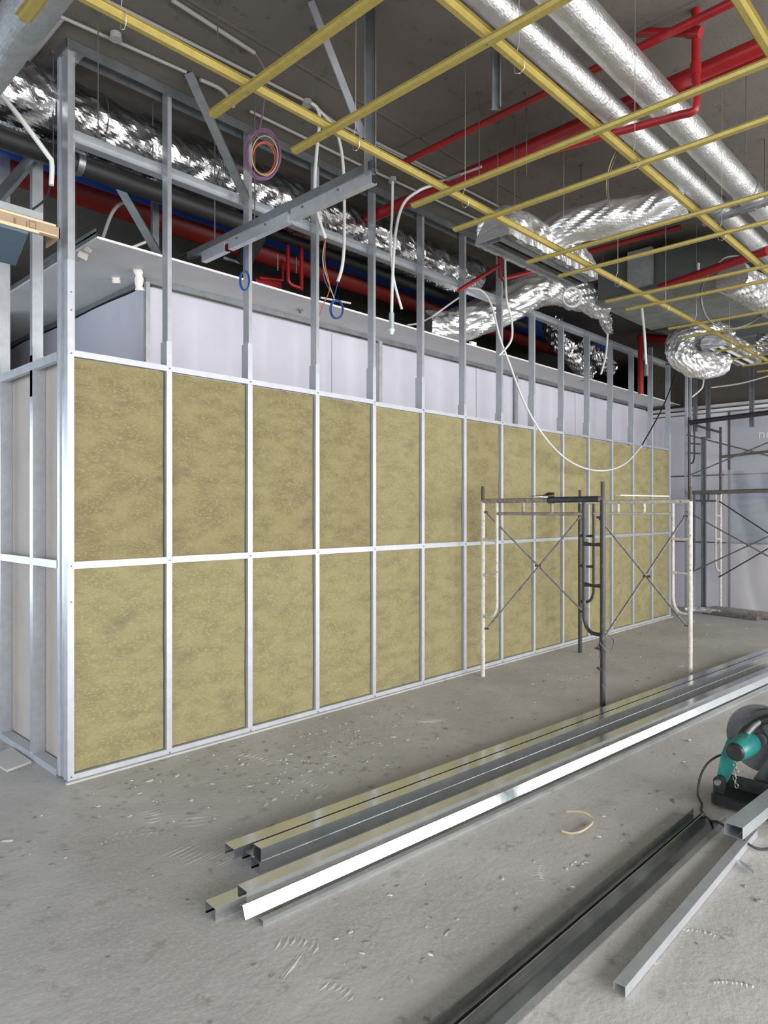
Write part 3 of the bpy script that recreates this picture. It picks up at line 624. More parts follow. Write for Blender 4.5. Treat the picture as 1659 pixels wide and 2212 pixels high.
coil('blue wire coil hanging low between the third and fourth studs','wire_blue',(1.588, -0.45, 2.867),.040,.060,5,.0035,[(1.592, -0.45, 3.055), (1.559, -0.45, 2.948), (1.534, -0.45, 2.896)])
coil('blue wire coil hanging in front of the second stud from the corner','wire_blue',(1.055, -0.15, 3.002),.028,.060,5,.0035,[(1.055, -0.15, 3.2), (1.048, -0.15, 3.078), (1.055, -0.15, 3.05)])
coil('large loop of purple wires hanging from the thick conduit stub','wire_purple',(0.65, -0.9, 3.403),.086,.130,5,.004,[(0.597, -0.9, 3.912), (0.663, -0.9, 3.835), (0.65, -0.9, 3.669), (0.62, -0.9, 3.522), (0.562, -0.9, 3.426)])
coil('orange red wires twisted inside the purple loop','wire_red',(0.656, -0.9, 3.383),.064,.085,3,.0035)
coil('yellowish wire twisted in the purple loop','wire_yellow',(0.653, -0.905, 3.395),.070,.100,1,.003)
t = thing('hanging_conduit', 'metal tipped conduit with fittings hanging before the seventh bay', 'conduit', (2.068, -0.5, 2.768), J)
MB().tube(curve([(2.386, -0.62, 3.919), (2.298, -0.56, 3.868), (2.197, -0.5, 3.758), (2.112, -0.5, 3.53), (2.078, -0.5, 3.187), (2.068, -0.5, 2.918)]),.011,10).build('conduit_pipe','pvc',t)
MB().cyl((2.068, -0.5, 2.931),(2.068, -0.5, 2.811),.019,14).build('sleeve','galv',t); MB().cyl((2.068, -0.5, 2.811),(2.063, -0.5, 2.771),.028,14,.012).build('fitting','galv',t)
cable('hanging_conduit','pvc',[(2.238, -0.35, 3.984), (2.233, -0.35, 3.746), (2.218, -0.35, 3.533), (2.248, -0.35, 3.263), (2.341, -0.35, 3.046)],.010,'thin white conduit behind the metal tipped one','conduit',J)
t = thing('flexible_coupling', 'grey threaded conduit coupling crossing the thick red pipe', 'conduit', (2.291, -0.806, 3.875))
MB().tube([(2.299, -0.705, 3.875), (2.328, -0.943, 3.875), (2.338, -1.094, 3.875)],.009,8).build('conduit_pipe','conduit_grey',t)
MB().cyl((2.313, -0.81, 3.875),(2.322, -0.927, 3.875),.016,10).build('coupling','galv_dull',t)
cable('hanging_conduit','pvc',[(-0.428, -0.15, 3.602), (-0.317, -0.15, 3.506), (-0.178, -0.15, 3.363), (-0.155, -0.15, 3.326), (-0.157, -0.15, 3.209)],.013,'white conduit bent downwards at the far left','conduit',J)
cable('black_cable','black',[(-0.052, 0.15, 3.342), (-0.077, 0.15, 3.256), (-0.146, 0.15, 3.175)],.006,'short black cable on the left studs','cable')
cable('hanging_conduit','conduit_grey',[(0.518, 0.75, 3.368), (0.576, 0.75, 3.544), (0.636, 0.75, 3.636), (0.693, 0.75, 3.668)],.012,'grey conduit curving up from the soffit behind the first bay','conduit',J)
cable('white_conduit_offcut','pvc',[(0.604, 0.5, 3.263), (0.699, 0.5, 3.326)],.010,'short white conduit offcut on the soffit edge behind the first bay','conduit',None,False)
cable('white_conduit_offcut','pvc',[(2.177, 0.4, 3.258), (2.511, 0.4, 3.285)],.009,'short white conduit offcut by the blue coil on the soffit edge','conduit',None,False)
cable('hanging_cable','pvc',[(3.488, 0.3, 3.353), (3.662, 0.3, 3.469), (3.852, 0.25, 3.612)],.009,'white cable rising from the soffit to the sixth stud','cable')
cable('hanging_cable','pvc',[(3.295, 0.45, 3.26), (3.461, 0.45, 3.31), (3.488, 0.3, 3.353)],.008,'white cable lying above the soffit edge behind the fifth stud','cable')
cable('hanging_conduit','pvc',[(3.58, -0.45, 3.776), (3.587, -0.45, 3.565), (3.609, -0.45, 3.366), (3.682, -0.45, 3.217), (3.675, -0.45, 3.03), (3.561, -0.4, 2.883)],.010,'white conduit hanging beside the sprinkler drop','conduit',J)
t = thing('festoon_cable', 'long white cable sagging in front of the wool slabs, its last part black', 'cable', (5.499, -0.35, 1.959))
MB().tube(curve([(3.5, -0.1, 3.534), (3.713, -0.1, 3.557), (3.847, -0.12, 3.444), (3.94, -0.15, 3.151), (4.035, -0.18, 2.95), (4.247, -0.22, 2.572), (4.504, -0.26, 2.288), (4.842, -0.3, 2.075), (5.303, -0.3, 1.973), (5.82, -0.3, 1.97), (6.36, -0.28, 2.082), (6.868, -0.25, 2.322)]),.0105,8).build('white_length','pvc',t)
MB().tube(curve([(6.868, -0.25, 2.322), (7.542, -0.2, 2.799), (8.024, -0.15, 3.19), (8.32, -0.15, 3.585)]),.0085,8).build('black_length','black',t)
cable('hanging_conduit','pvc',[(5.649, -0.4, 3.62), (5.638, -0.4, 3.414), (5.594, -0.4, 3.203), (5.486, -0.4, 2.995)],.011,'white conduit drooping before the far studs','conduit',J)
t = thing('hanging_conduit', 'white conduit with a dark fitting hanging over the far studs', 'conduit', (5.475, -0.9, 2.915), J)
MB().tube(curve([(5.396, -0.9, 3.673), (5.385, -0.9, 3.566), (5.441, -0.9, 3.339), (5.486, -0.9, 3.013)]),.013,10).build('conduit_pipe','pvc',t); MB().cyl((5.486, -0.9, 3.022),(5.486, -0.9, 2.907),.022,12).build('fitting','rod',t)
cable('hanging_conduit','pvc',[(8.571, -0.4, 3.392), (8.5, -0.4, 3.233), (8.394, -0.3, 3.103)],.012,'short white conduit curving below the far diffuser','conduit',J)
cable('hanging_conduit','pvc',[(9.0, -0.361, 3.309), (9.0, -0.754, 3.319), (9.0, -1.104, 3.376)],.012,'white conduit running level near the end wall','conduit',J)
cable('looped_cable','rod',[(4.841, -2.0, 3.699), (4.686, -1.9, 3.651), (4.538, -1.8, 3.442), (4.484, -1.8, 3.274), (4.648, -1.8, 3.151), (4.961, -1.85, 3.122), (5.268, -1.95, 3.212), (5.682, -2.0, 3.428)],.009,'dark cable hanging in a wide loop at the right edge','cable')
coil('coil of white cable tied to the bent foil duct','pvc',(4.221, -0.75, 3.471),.085,.085,3,.007,name='cable_coil')
cable('thin_cable','rod',[(2.631, -1.98, 3.85), (2.482, -1.98, 3.65), (2.543, -1.914, 3.55), (3.065, -1.684, 3.6)],.004,'thin dark cable drooping onto the flexible duct','cable')
cable('thin_cable','wire_yellow',[(2.627, -1.975, 3.85), (2.472, -1.97, 3.65), (2.537, -1.908, 3.55), (2.985, -1.709, 3.6)],.003,'thin yellow wire drooping onto the flexible duct','cable')
tag(MB().box((4.173, 0.36, 3.229)[0],(4.173, 0.36, 3.229)[0]+.09,.36,.39,3.2145,3.25).build('white_bracket','white'),'small white bracket on the soffit edge by the bent foil duct','bracket')
t = thing('ceiling_sensor', 'small round sensor let into the soffit behind the third bay', 'sensor', (2.14, 0.622, 3.2))
p = (2.14, 0.622, 3.2)
MB().cyl((p[0],p[1],3.200),(p[0],p[1],3.190),.026,18).build('rim','galv_dull',t); MB().cyl((p[0],p[1],3.190),(p[0],p[1],3.168),.012,12).build('head','rod',t)
for k,(p,q,lab) in enumerate((((0.706, 0.956, 3.2),(0.77, 1.095, 3.2),'small square of cream tape on the soffit'),((0.731, 0.682, 3.2),(0.947, 1.16, 3.2),'long torn strip of cream paper tape hanging on the soffit'))):
    p = Vector(p); q = p-Vector((-.02*k,.01,.045+.10*k)); d = Vector((.72,-.69,0)); b = MB(); n = 6; v = []; f = []
    for j in range(n+1):
        c = p.lerp(q,j/n)-Vector((0,.012*math.sin(j*.9)*k,.002)); wv = .028+.006*math.sin(j*2.3)
        for a in (-1,1):
            for zz in (0,.0015): v.append(c+d*a*wv+Vector((0,zz,0)))
    for j in range(n):
        a = j*4; f += [(a,a+2,a+6,a+4),(a+1,a+5,a+7,a+3),(a,a+4,a+5,a+1),(a+2,a+3,a+7,a+6)]
    f += [(0,1,3,2),(n*4,n*4+2,n*4+3,n*4+1)]
    tag(b.add(v,f,True).build('paper_tape','tape'), lab, 'tape')

# ------------------------------------------------------------------ boxed board at the left edge
t = thing('board_bulkhead', 'cardboard edged board box with a blue underside at the left edge', 'board', (-.35,.0,3.0))
def zat(py, px=60): return (-0.249, -0.08, 2.96)[2]
pA = (-0.382, -0.08, 3.01); pB = (-0.088, -0.08, 3.014); pC = (-0.382, -0.08, 2.963); pD = (-0.088, -0.08, 2.964)
xe = pB[0]; zt = pB[2]+.01; zb = pD[2]
MB().box(-1.6,xe,-.085,-.078,zb,zt).build('front_board','card',t)
MB().box(-1.6,xe-.02,-.084,.10,zt+.001,zt+.012).build('top_board','card_edge',t)
MB().prof([(0,.035),(0,0),(.05,0)], .0014, (-1.6,-.095,zt+.013), (xe-.09,-.095,zt+.013), (0,1,0), (0,0,1)).build('top_angle','galv',t)
MB().box(-1.6,xe-.02,-.098,-.086,zb-.006,zb+.010).build('lower_edge','card_edge',t)
MB().box(xe-.11,xe-.02,-.100,-.0985,zb-.010,zb+.002).build('torn_paper','ink',t)
BU = [(-1.0,-.10),(xe-.16,-.085),(-.13,.46),(-1.0,.46)]
MB().add([(*q,zb-.02) for q in BU]+[(*q,zb-.008) for q in BU],[(3,2,1,0),(4,5,6,7),(0,1,5,4),(1,2,6,5),(2,3,7,6),(3,0,4,7)]).build('blue_underside','blueboard',t)
MB().box(xe-.006,xe,-.085,.10,zb,zt).build('end_board','card',t)
m_ = (zb+zt)/2
fb = bpy.data.objects['front_board']
for (px,w_,h) in ((32,.006,.03),(58,.003,.035)):
    q = (-0.314, -0.086, 2.982) if px == 32 else (-0.256, -0.086, 2.975)
    MB().box(q[0]-w_,q[0]+w_,-.0862,-.0851,m_-h/2,m_+h/2).build('printed_mark','ink',fb)
q = (-0.228, -0.086, 2.979)
MB().box(q[0]-.018,q[0]+.018,-.0862,-.0851,m_-.022,m_+.024).build('printed_mark','ink',fb)
MB().box(q[0]-.013,q[0]+.013,-.0866,-.0862,m_-.010,m_+.018).build('printed_mark','card',fb)

# ------------------------------------------------------------------ scaffold frames
def scaffold(t, A, B, h, top, mA, mB, mbar, rungs_z, zb_=.5, pins=True, inner=.17):
    """one frame: posts at A and B (x,y on the floor), top bar, inner bar, ladder posts with rungs"""
    A = Vector((*A,0)); B = Vector((*B,0)); d = (B-A).normalized(); Z = Vector((0,0,1)); r = .0205
    for P_,mm in ((A,mA),(B,mB)):
        MB().cyl(P_+Z*.0, P_+Z*h, r, 14).build('post', mm, t)
        if pins: MB().cyl(P_+Z*(h-.02), P_+Z*(h+.135), .016, 12).build('spigot','rustpin',t)
    MB().cyl(A+Z*(top), B+Z*(top), r*1.02, 14).build('top_bar', mbar, t)
    IA = A+d*inner; IB = B-d*inner
    for (P_,I,mm) in ((A,IA,mA),(B,IB,mB)):
        s_ = 1 if P_ is A else -1
        pts = [I+Z*(top-.01), I+Z*(zb_+.14)]+[I-d*s_*(inner*.55*(1-math.cos(a)))+Z*(zb_+.14-.14*math.sin(a)) for a in [PI/2*k/6 for k in range(1,7)]]+[P_+Z*zb_]
        MB().tube(pts, .0145, 10).build('ladder_post', mm, t)
        for z in rungs_z: MB().tube([P_+Z*z, (P_+I)/2+Z*(z-.006), I+Z*z], .014, 10, True, [.018,.011,.018]).build('rung', mm, t)
    MB().cyl(IA+Z*(top-.115), IB+Z*(top-.115), .0145, 10).build('inner_bar', mbar, t)
    L = (IB-IA).length
    for f_ in (.33,.66):
        q = IA+(IB-IA)*f_; MB().cyl(q+Z*(top-.115), q+Z*top, .014, 10).build('strut', mbar, t)
def xbrace(t, a, b, z0, z1, off, m='greyiron'):
    a = Vector(a); b = Vector(b); o_ = Vector(off)
    for (p,q,zz0,zz1,k) in ((a,b,z0,z1,0),(a,b,z1,z0,1)):
        P0 = Vector((p.x,p.y,zz0))+o_*(1+.35*k); P1 = Vector((q.x,q.y,zz1))+o_*(1+.35*k)
        MB().cyl(P0,P1,.0095,8).build('cross_brace',m,t)
        for c in (P0,P1): MB().cyl(c-o_.normalized()*.02,c+o_.normalized()*.016,.008,8).build('brace_pin','rustpin',t)
    c = (a+b)/2; MB().cyl(Vector((c.x,c.y,(z0+z1)/2)),Vector((c.x,c.y,(z0+z1)/2))+o_*1.8,.010,8).build('brace_pin','rustpin',t)
A1 = (3.625, -0.179, 0.0)[:2]; A2 = (3.462, -1.425, 0.0)[:2]; B1 = (5.215, -0.298, 0.0)[:2]; B2 = (5.049, -1.503, 0.0)[:2]
t = thing('scaffold_tower', 'low scaffold of two worn painted frames and cross braces before the wool wall', 'scaffold', (4.3,-.85,0))
scaffold(t, A1, A2, 1.60, 1.60, 'whiteiron','blackiron','rustiron', (1.25,.93), .55)
scaffold(t, B1, B2, 1.60, 1.60, 'blackiron','whiteiron','whiteiron', (1.25,.93), .55)
xbrace(t, (*A1,0), (*B1,0), 1.50, .44, (.0,-.035,0)); xbrace(t, (*A2,0), (*B2,0), 1.46, .44, (0,.035,0))
MB().tube(curve([(A2[0]-.05,A2[1],.50),(A2[0],A2[1]-.05,.42),(A2[0]+.12,A2[1]-.03,.50),(A2[0]+.05,A2[1]+.04,.55),(A2[0]-.05,A2[1],.38)]),.0035,6).build('tie_wire','rod',t)
MB().cyl((A2[0]-.03,A2[1]-.02,.28),(A2[0]-.03,A2[1]+.03,.30),.012,8).build('brace_pin','rustpin',t)
# things lying on the top bars
z_ = 1.622
tag(MB().obox((3.6, -1.483, 1.63), (4.183, -1.629, 1.63), .05, .008).build('board_offcut','white'), 'narrow white board strip resting on the far scaffold bar', 'board')
tag(MB().obox((3.593, -0.764, 1.63), (4.265, -0.611, 1.63), .05, .008).build('board_offcut','white'), 'short white board strip on the near scaffold bar under the dark tool', 'board')
t = thing('trowel', 'dark flat tool lying on the near scaffold bar', 'tool', (3.903, -0.646, 1.645))
b = MB(); b.obox((3.984, -0.467, 1.645), (3.937, -0.63, 1.65), .045, .004); b.build('blade','rustpin',t)
MB().tube([(4.082, -0.524, 1.65), (4.048, -0.607, 1.665), (4.083, -0.644, 1.665)],.013,10,True,[.006,.016,.012]).build('handle','sawblack',t)
d_ = (Vector((*A1,0))-Vector((*A2,0))).normalized(); q_ = Vector((*A2,1.60))
MB().tube([q_+d_*.03,q_+d_*.46,q_+d_*.465,q_+d_*.51],.024,14,True,[.0245,.0245,.031,.031]).build('bar_sleeve','blackiron',bpy.data.objects['scaffold_tower'])
# far scaffold, two tiers
t = thing('scaffold_tower', 'two tier dark scaffold tower standing by the end wall', 'scaffold', (9.0,-.3,0))
e = Vector((.7,-.2,0)).normalized(); f_ = Vector((-.27,-.96,0)).normalized(); a0 = Vector((8.80,.0,0)); L2 = 1.85
a0 = Vector((8.79,-.12,0))
for k,(base,mm) in enumerate(((a0,'blackiron'),(a0+f_*L2,'blackiron'))):
    b0 = base+e*.74
    scaffold(t, (base.x,base.y), (b0.x,b0.y), 1.78, 1.78, mm, 'whiteiron' if k == 0 else mm, mm, (1.45,1.1), .62, inner=.12)
    for (q,zt_) in ((base,2.88),(b0,2.78)): MB().cyl(q+Vector((0,0,1.80)),q+Vector((0,0,zt_)),.0195,12).build('upper_post',mm,t)
    MB().cyl(base+Vector((0,0,2.79)),b0+Vector((0,0,2.70)),.018,12).build('upper_bar',mm,t)
    I = base+e*.12
    MB().tube([I+Vector((0,0,2.77)),I+Vector((0,0,2.30)),I-e*.03+Vector((0,0,2.22)),base+Vector((0,0,2.20))],.013,8).build('upper_ladder_post',mm,t)
    for z in (2.5,2.36): MB().cyl(base+Vector((0,0,z)),base+e*.25+Vector((0,0,z)),.012,8).build('rung',mm,t)
for z,rr in ((2.80,.034),(1.78,.028)): MB().cyl(a0+Vector((0,0,z)),a0+f_*L2*1.0+Vector((0,0,z)),rr,14).build('long_rail','greyiron' if z<2 else 'blackiron',t)
b0 = a0+e*.74
MB().cyl(b0+Vector((0,0,2.33)),b0+f_*L2+Vector((0,0,2.40)),.02,10).build('mid_rail','greyiron',t)
xbrace(t, a0, a0+f_*L2, 2.62, 2.02, -e*.03,'greyiron'); xbrace(t, a0, a0+f_*L2, 1.50, .60, -e*.03,'greyiron'); xbrace(t, b0, b0+f_*L2, 1.66, .52, -e*.03,'blackiron')
t = thing('bundled_boards', 'low pile of dark boards and rags at the foot of the end wall', 'pile', (9.2,-1.0,0))
MB().obox((9.35,-.25,.05),(9.1,-1.6,.04),.22,.07).build('board','rustiron',t); MB().obox((9.15,-.2,.03),(8.95,-1.0,.03),.12,.05).build('board','greyiron',t)
foil_tube([(8.95,.0,.05),(9.05,-.2,.06),(9.1,-.45,.04)],.05,.5,24,.02,77).build('rag','galv_dark',t)
tag(foil_tube([(8.92,-.10,.10),(8.93,-.10,.35),(8.90,-.08,.62)],.05,.5,24,.03,78,squeeze=lambda s_:1-.6*s_).build('plastic_bag','plastic'), 'crumpled clear plastic bag hung at the foot of the far scaffold post', 'plastic bag')

# ------------------------------------------------------------------ bundles of steel profiles
ax = Vector((1,-.066,0)).normalized(); sy = Vector((.066,1,0)).normalized()
def bar(label, x0, y0, z, w_, h, L, roll=0, kind='C', m='galv_shiny', group='steel profiles stacked along the floor', bend=0):
    """profile lying with its web up; y0 = its centre at the near end, z = underside"""
    p0 = Vector((x0,y0,z)); p1 = p0+ax*L+Vector((0,bend,0)); c, s_ = math.cos(roll), math.sin(roll)
    ey = sy*c+Vector((0,0,s_)); ez = -sy*s_+Vector((0,0,c))
    sec = [(-w_/2+.008,0),(-w_/2,0),(-w_/2,h),(w_/2,h),(w_/2,0),(w_/2-.008,0)] if kind == 'C' else [(-w_/2,0),(-w_/2,h),(w_/2,h),(w_/2,0)]
    return tag(MB().prof(sec, .0012, p0, p1, ey, ez).build('steel_profile', m), label, 'steel profile', group)
bar('steel profile at the back of the far bundle, its open end farthest left',.10,-1.405,.041,.075,.040,6.3)
bar('bottom steel profile of the far bundle, under the leftmost open end',.17,-1.435,.0,.085,.039,6.3)
bar('upper front steel profile of the far bundle, ridge nearest the camera',.16,-1.520,.048,.058,.050,6.3)
bar('lower front steel profile of the far bundle',.15,-1.520,.0,.064,.046,6.3)
bar('steel profile sticking out farthest left at the back of the near bundle',-.16,-1.672,.0,.075,.042,6.0)
bar('top steel profile of the near bundle, ridge above the white glare',-.07,-1.745,.056,.062,.040,6.0)
bar('lower steel profile of the near bundle with the white glare on its tilted face',-.10,-1.775,.030,.046,.030,6.0,math.radians(66),'U')
bar('narrow steel profile lying lowest at the front of the near bundle',-.06,-1.850,.0,.024,.018,5.8,0,'U')
# right hand profiles
G2 = 'steel profiles on the floor at bottom right'
def trk(label, p0, p1, sec, m, roll=0):
    p0 = Vector(p0); p1 = Vector(p1); d = (p1-p0).normalized(); sd = Vector((-d.y,d.x,0)); c, s_ = math.cos(roll), math.sin(roll)
    return tag(MB().prof(sec, .0014, p0, p1, sd*c+Vector((0,0,s_)), -sd*s_+Vector((0,0,c))).build('steel_profile', m), label, 'steel profile', G2)
trk('narrow upturned steel channel, left of the three at bottom right', (-.9,-2.655,.002), (1.96,-2.665,.002), [(-.022,.028),(-.022,0),(.020,0),(.020,.040),(.012,.040)], 'galv_deep')
trk('wide open steel track lying with its trough up between the two narrow ones', (-.9,-2.742,.002), (1.97,-2.748,.002), [(-.046,.034),(-.048,.034),(-.048,0),(.048,0),(.049,.032),(.045,.033)], 'galv_deep')
trk('steel angle strip lying free, its cut end nearest the camera at bottom right', (.487,-2.955,.002), (1.93,-2.925,.002), [(-.018,0),(-.018,.034),(.018,.034),(.018,.010)], 'galv')
# loose offcut
tag(MB().prof(usec(.04,.014),.0012,(1.603, -2.975, 0.005),(1.572, -3.019, 0.005),(.7,.7,0),(0,0,1)).build('metal_offcut','galv'),'tiny shiny metal offcut on the floor at the right edge','offcut')

# ------------------------------------------------------------------ chop saw
sw = thing('chop_saw', 'teal and black metal cutting chop saw on the floor at the right edge', 'saw', (2.35,-2.78,0))
Zv = Vector((0,0,1))
def rounded(x0,x1,y0,y1,z0,z1,r,name,m,par):
    b = MB(); n = 5; pts = []
    for (cx,cy,a0) in ((x1-r,y1-r,0),(x0+r,y1-r,PI/2),(x0+r,y0+r,PI),(x1-r,y0+r,1.5*PI)):
        for k in range(n+1): a = a0+PI/2*k/n; pts.append((cx+r*math.cos(a),cy+r*math.sin(a)))
    m_ = len(pts); v = [(p[0],p[1],z0) for p in pts]+[(p[0],p[1],z1-.008) for p in pts]+[((p[0]-(x0+x1)/2)*.96+(x0+x1)/2,(p[1]-(y0+y1)/2)*.96+(y0+y1)/2,z1) for p in pts]
    f = [tuple(range(m_))[::-1], tuple(range(2*m_,3*m_))]+[(l*m_+k,l*m_+(k+1)%m_,(l+1)*m_+(k+1)%m_,(l+1)*m_+k) for l in (0,1) for k in range(m_)]
    return b.add(v,f).build(name,m,par)
rounded(2.14,2.48,-3.16,-2.655,.012,.062,.05,'base_plate','sawblack',sw)
for (x,y) in ((2.19,-2.70),(2.43,-2.70),(2.19,-3.10),(2.43,-3.10)): MB().cyl((x,y,0),(x,y,.014),.022,12).build('rubber_foot','black',sw)
MB().box(2.30,2.318,-2.90,-2.70,.062,.125).build('vise_plate','sawblack',sw)
for x in (2.20,2.30):
    b = MB(); b.box(x-.018,x+.018,-2.715,-2.665,.06,.115); b.cyl((x-.019,-2.69,.118),(x+.019,-2.69,.118),.026,16); b.build('hinge_lug','sawblack',sw)
MB().cyl((2.16,-2.69,.118),(2.34,-2.69,.118),.015,16).build('hinge_pin','galv_dull',sw)
hp = Vector((2.25,-2.69,.118)); mc = Vector((2.30,-2.775,.295))
# arm: tapered cast plate from hinge to motor
v = []; 
for x in (2.225,2.262):
    for (y,z) in ((-2.668,.125),(-2.712,.105),(-2.775,.25),(-2.80,.33),(-2.72,.335),(-2.690,.25)): v.append((x,y,z))
MB().add(v,[(5,4,3,2,1,0),(6,7,8,9,10,11)]+[(k,(k+1)%6,(k+1)%6+6,k+6) for k in range(6)]).build('arm','teal',sw)
mo = MB(); mo.tube([(2.17,-2.775,.295),(2.18,-2.775,.295),(2.23,-2.78,.297),(2.30,-2.785,.30),(2.345,-2.785,.30)],.05,24,True,[.044,.049,.055,.062,.060]).build('motor','teal',sw)
MB().tube([(2.155,-2.775,.295),(2.162,-2.775,.295),(2.176,-2.775,.295)],.04,24,True,[.036,.043,.045]).build('motor_cap','sawblack',sw)
dc = Vector((2.42,-2.83,.315))
MB().cyl(dc-Vector((.002,0,0)),dc+Vector((.002,0,0)),.176,48).build('cutting_disc','disc',sw)
MB().cyl(dc-Vector((.02,0,0)),dc+Vector((.012,0,0)),.03,20).build('disc_flange','galv_dull',sw)
# disc guard: sector shell covering the upper right part
def sector(x0,x1,r,a0,a1,c,n=28,r0=.0):
    v = []; 
    for x in (x0,x1):
        v.append((x,c.y,c.z) if r0 == 0 else (x,c.y,c.z))
        for k in range(n+1): a = a0+(a1-a0)*k/n; v.append((x,c.y+r*math.cos(a),c.z+r*math.sin(a)))
    m_ = n+2
    f = [tuple(range(m_))[::-1], tuple(range(m_,2*m_))]+[(k,(k+1)%m_,(k+1)%m_+m_,k+m_) for k in range(m_)]
    return MB().add(v,f)
sector(2.37,2.455,.200,math.radians(62),math.radians(300),Vector((2.4,-2.90,.285))).build('disc_guard','sawguard',sw)
sector(2.355,2.37,.150,math.radians(110),math.radians(290),Vector((2.4,-2.92,.27))).build('guard_plate','sawblack',sw)
MB().tube(curve([(2.36,-2.735,.235),(2.34,-2.76,.34),(2.35,-2.84,.42),(2.36,-2.95,.47),(2.36,-3.08,.49)]),.022,14).build('handle','sawblack',sw)
MB().tube(curve([(2.31,-2.79,.355),(2.33,-2.82,.40),(2.35,-2.86,.44)]),.014,12,True).build('handle_bracket','galv_dull',sw)
b = MB()
for k in range(9):
    z = .262-k*.018; y = -2.770+.005*math.sin(k*1.3); r_ = .008
    b.tube([(2.19+(r_*math.cos(a) if k%2 else 0), y+(0 if k%2 else r_*math.cos(a)), z+.012*math.sin(a)) for a in [2*PI*j/10 for j in range(11)]], .0022, 6, False)
b.build('lock_chain','chain',sw)
tag(MB().prof([(-.010,0),(-.0375,0),(-.0375,.050),(.0375,.050),(.0375,0),(-.008,0)],.0012,(1.72,-2.905,.062),(2.9,-2.985,.080),(.066,1,0),(0,0,1)).build('steel_profile','galv'),'box shaped steel profile clamped in the saw, open end facing the camera','steel profile')
tag(MB().tube(curve([(2.36,-2.725,.25),(2.25,-2.640,.205),(2.20,-2.600,.13),(2.15,-2.600,.04),(2.12,-2.63,.006),(2.03,-2.66,.006),(1.95,-2.73,.006),(1.85,-2.80,.052),(1.78,-2.90,.048),(1.80,-2.99,.008),(1.98,-3.08,.005),(2.3,-3.2,.005)]),.0055,8).build('power_cord','black'),'black power cord looping from the saw along the floor','cord')

# ------------------------------------------------------------------ loose things and marks on the floor
b = MB(); pts = curve([(1.535, -2.18, 0.012), (1.549, -2.277, 0.03), (1.533, -2.334, 0.012), (1.397, -2.357, 0.02), (1.355, -2.317, 0.006), (1.338, -2.271, 0.008)],6); v = []; f = []
for i,p in enumerate(pts):
    tw = 1.2*math.sin(i*.22); sd = Vector((.2*math.cos(tw),.2*math.sin(tw),1)).normalized()*.009
    v += [p-sd*.3+Vector((0,0,.0)), p+sd]
for i in range(len(pts)-1): f.append((2*i,2*i+1,2*i+3,2*i+2))
o = b.add(v,f,True).build('packing_strap','strap'); md = o.modifiers.new('s','SOLIDIFY'); md.thickness = .0012
tag(o,'tan strip of packing strap curled on the floor between the profile bundles','strap')
p0,p1,p2,p3 = (-0.205, 0.74, 0.0), (-0.19, 0.422, -0.0), (-0.037, 0.476, 0.0), (-0.035, 0.824, 0.0)
b = MB(); b.add([(*q[:2],0.0) for q in (p0,p1,p2,p3)]+[(*q[:2],.0125) for q in (p0,p1,p2,p3)],[(3,2,1,0),(4,5,6,7),(0,1,5,4),(1,2,6,5),(2,3,7,6),(3,0,4,7)])
tag(b.build('plasterboard_scrap','scrap'),'broken plasterboard piece on the floor left of the corner post','scrap')
rd = random.Random(11)
def crumb(b, x, y, s, flat=.5, z0=0.):
    n = rd.randint(4,6); ph = rd.uniform(0,6); base = []; top = []
    el = rd.uniform(1,2.6); an = rd.uniform(0,PI)
    for k in range(n):
        a = ph+2*PI*k/n; r = s*rd.uniform(.6,1.1); dx = r*math.cos(a)*el; dy = r*math.sin(a)
        X = dx*math.cos(an)-dy*math.sin(an); Y = dx*math.sin(an)+dy*math.cos(an)
        base.append((x+X,y+Y,z0)); top.append((x+X*.6,y+Y*.6,z0+s*flat*rd.uniform(.5,1.1)))
    b.add(base+top,[tuple(range(n))[::-1],tuple(range(n,2*n))]+[(k,(k+1)%n,(k+1)%n+n,k+n) for k in range(n)])
db = MB(); dl = MB(); fl = MB()
zones = [((.8,-.3),(1.1,.25),120),((1.3,-.75),(.9,.35),170),((1.9,-.5),(.8,.3),60),((4.5,-.9),(1.8,.5),80),((7.5,-.6),(1.3,.6),70),((1.2,-2.45),(1.2,.25),40),((.3,-2.2),(.6,.3),25),((1.6,-3.4),(.8,.35),35),((.2,-1.1),(.9,.5),30),((3.5,-2.5),(1.2,.4),30),((-.2,-.5),(.5,.25),20)]
for (c,s_,n) in zones:
    for k in range(n):
        x = rd.gauss(c[0],s_[0]*.6); y = rd.gauss(c[1],s_[1]*.6)
        if (y > -.05 and x > -.05) or x > 9.4: continue
        crumb(rd.choice((db,db,fl)) , x, y, rd.uniform(.003,.011)*(1.8 if rd.random()<.15 else 1), .45)
        if rd.random() < .08: crumb(dl, x+.03, y, rd.uniform(.003,.007))
for (b_,nm,mm,lab) in ((db,'debris','debris','dark crumbs of grit scattered over the dusty floor'),(dl,'plaster_crumbs','white','scattered white plaster crumbs on the floor'),(fl,'dust_lumps','floor','lumps of grey dust scattered on the floor')):
    o = b_.build(nm, mm); tag(o, lab, 'debris'); o['kind'] = 'stuff'
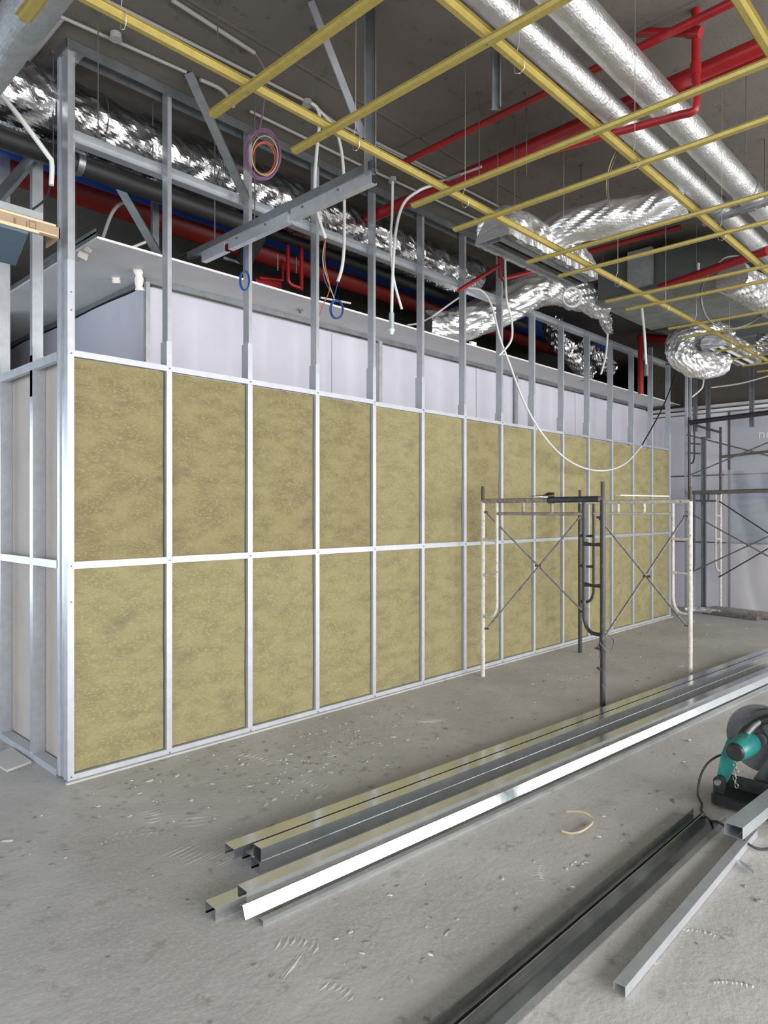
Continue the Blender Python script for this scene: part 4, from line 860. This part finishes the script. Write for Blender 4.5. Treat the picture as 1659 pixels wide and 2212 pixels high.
# boot prints and trowel ridges pressed in the dust: low ridges of the floor's own dust
rg = MB()
def ridge(p, q, w_=.007, h=.004):
    p = Vector(p); q = Vector(q); p.z = q.z = 0; d = (q-p); L_ = d.length
    if L_ < 1e-4: return
    d.normalize(); sd = Vector((-d.y,d.x,0)); m_ = (p+q)/2+sd*rd.uniform(-.004,.004)
    v = [p, m_+sd*w_, q, m_-sd*w_, m_+Vector((0,0,h))-sd*w_*.4]
    rg.add(v,[(0,3,4),(3,2,4),(2,1,4),(1,0,4)])
def tread(c, ang, n, L_, gap, curve_=0):
    c = Vector(c); u_ = Vector((math.cos(ang),math.sin(ang),0)); s2 = Vector((-u_.y,u_.x,0))
    for k in range(n):
        q = c+s2*gap*k+u_*curve_*math.sin(PI*k/max(1,n-1)); l = L_*rd.uniform(.6,1.1)
        ridge(q-u_*l/2, q+u_*l/2, rd.uniform(.009,.014), rd.uniform(.002,.004))
tread((-0.203, -0.807, 0.0), 1.2, 9, .07, -.032, .02); tread((-0.1, -0.77, 0.0), 1.0, 6, .06, -.03, .02)
tread((0.015, -1.115, 0.0), .15, 6, .22, -.028, .02); tread((0.079, -0.782, 0.0), -.3, 5, .12, .035, .02); tread((0.26, -0.859, 0.0), 2.6, 4, .14, .04)
tread((-0.088, -1.985, 0.0), .6, 7, .09, -.022, .03); tread((-0.13, -2.102, 0.0), .42, 2, .22, -.012)
tread((-0.117, -2.261, 0.0), .2, 6, .06, -.02, .02); tread((1.01, -2.354, 0.0), 2.2, 7, .05, .02, .01); tread((0.71, -2.661, 0.0), .9, 6, .04, .02)
tread((0.973, -2.974, -0.0), .4, 8, .035, .012, .01); tread((1.013, -3.055, 0.0), .4, 8, .03, .014, .01); tread((0.817, -3.232, 0.0), .6, 9, .04, .014, .01); tread((0.715, -2.964, 0.0), .6, 8, .035, .014, .01)
tread((0.936, -0.558, 0.0), .1, 8, .10, .035, .03); tread((1.255, -0.779, 0.0), -.2, 8, .09, .03, .03); tread((0.935, -1.06, 0.0), .2, 6, .09, .03)
tread((0.127, -1.38, 0.0), .15, 7, .30, .022, .02); tread((2.233, -0.725, 0.0), -.62, 3, .35, .03)
o = rg.build('dust_ridges','floor'); tag(o,'boot and trowel marks pressed in the floor dust','dust marks'); o['kind'] = 'stuff'
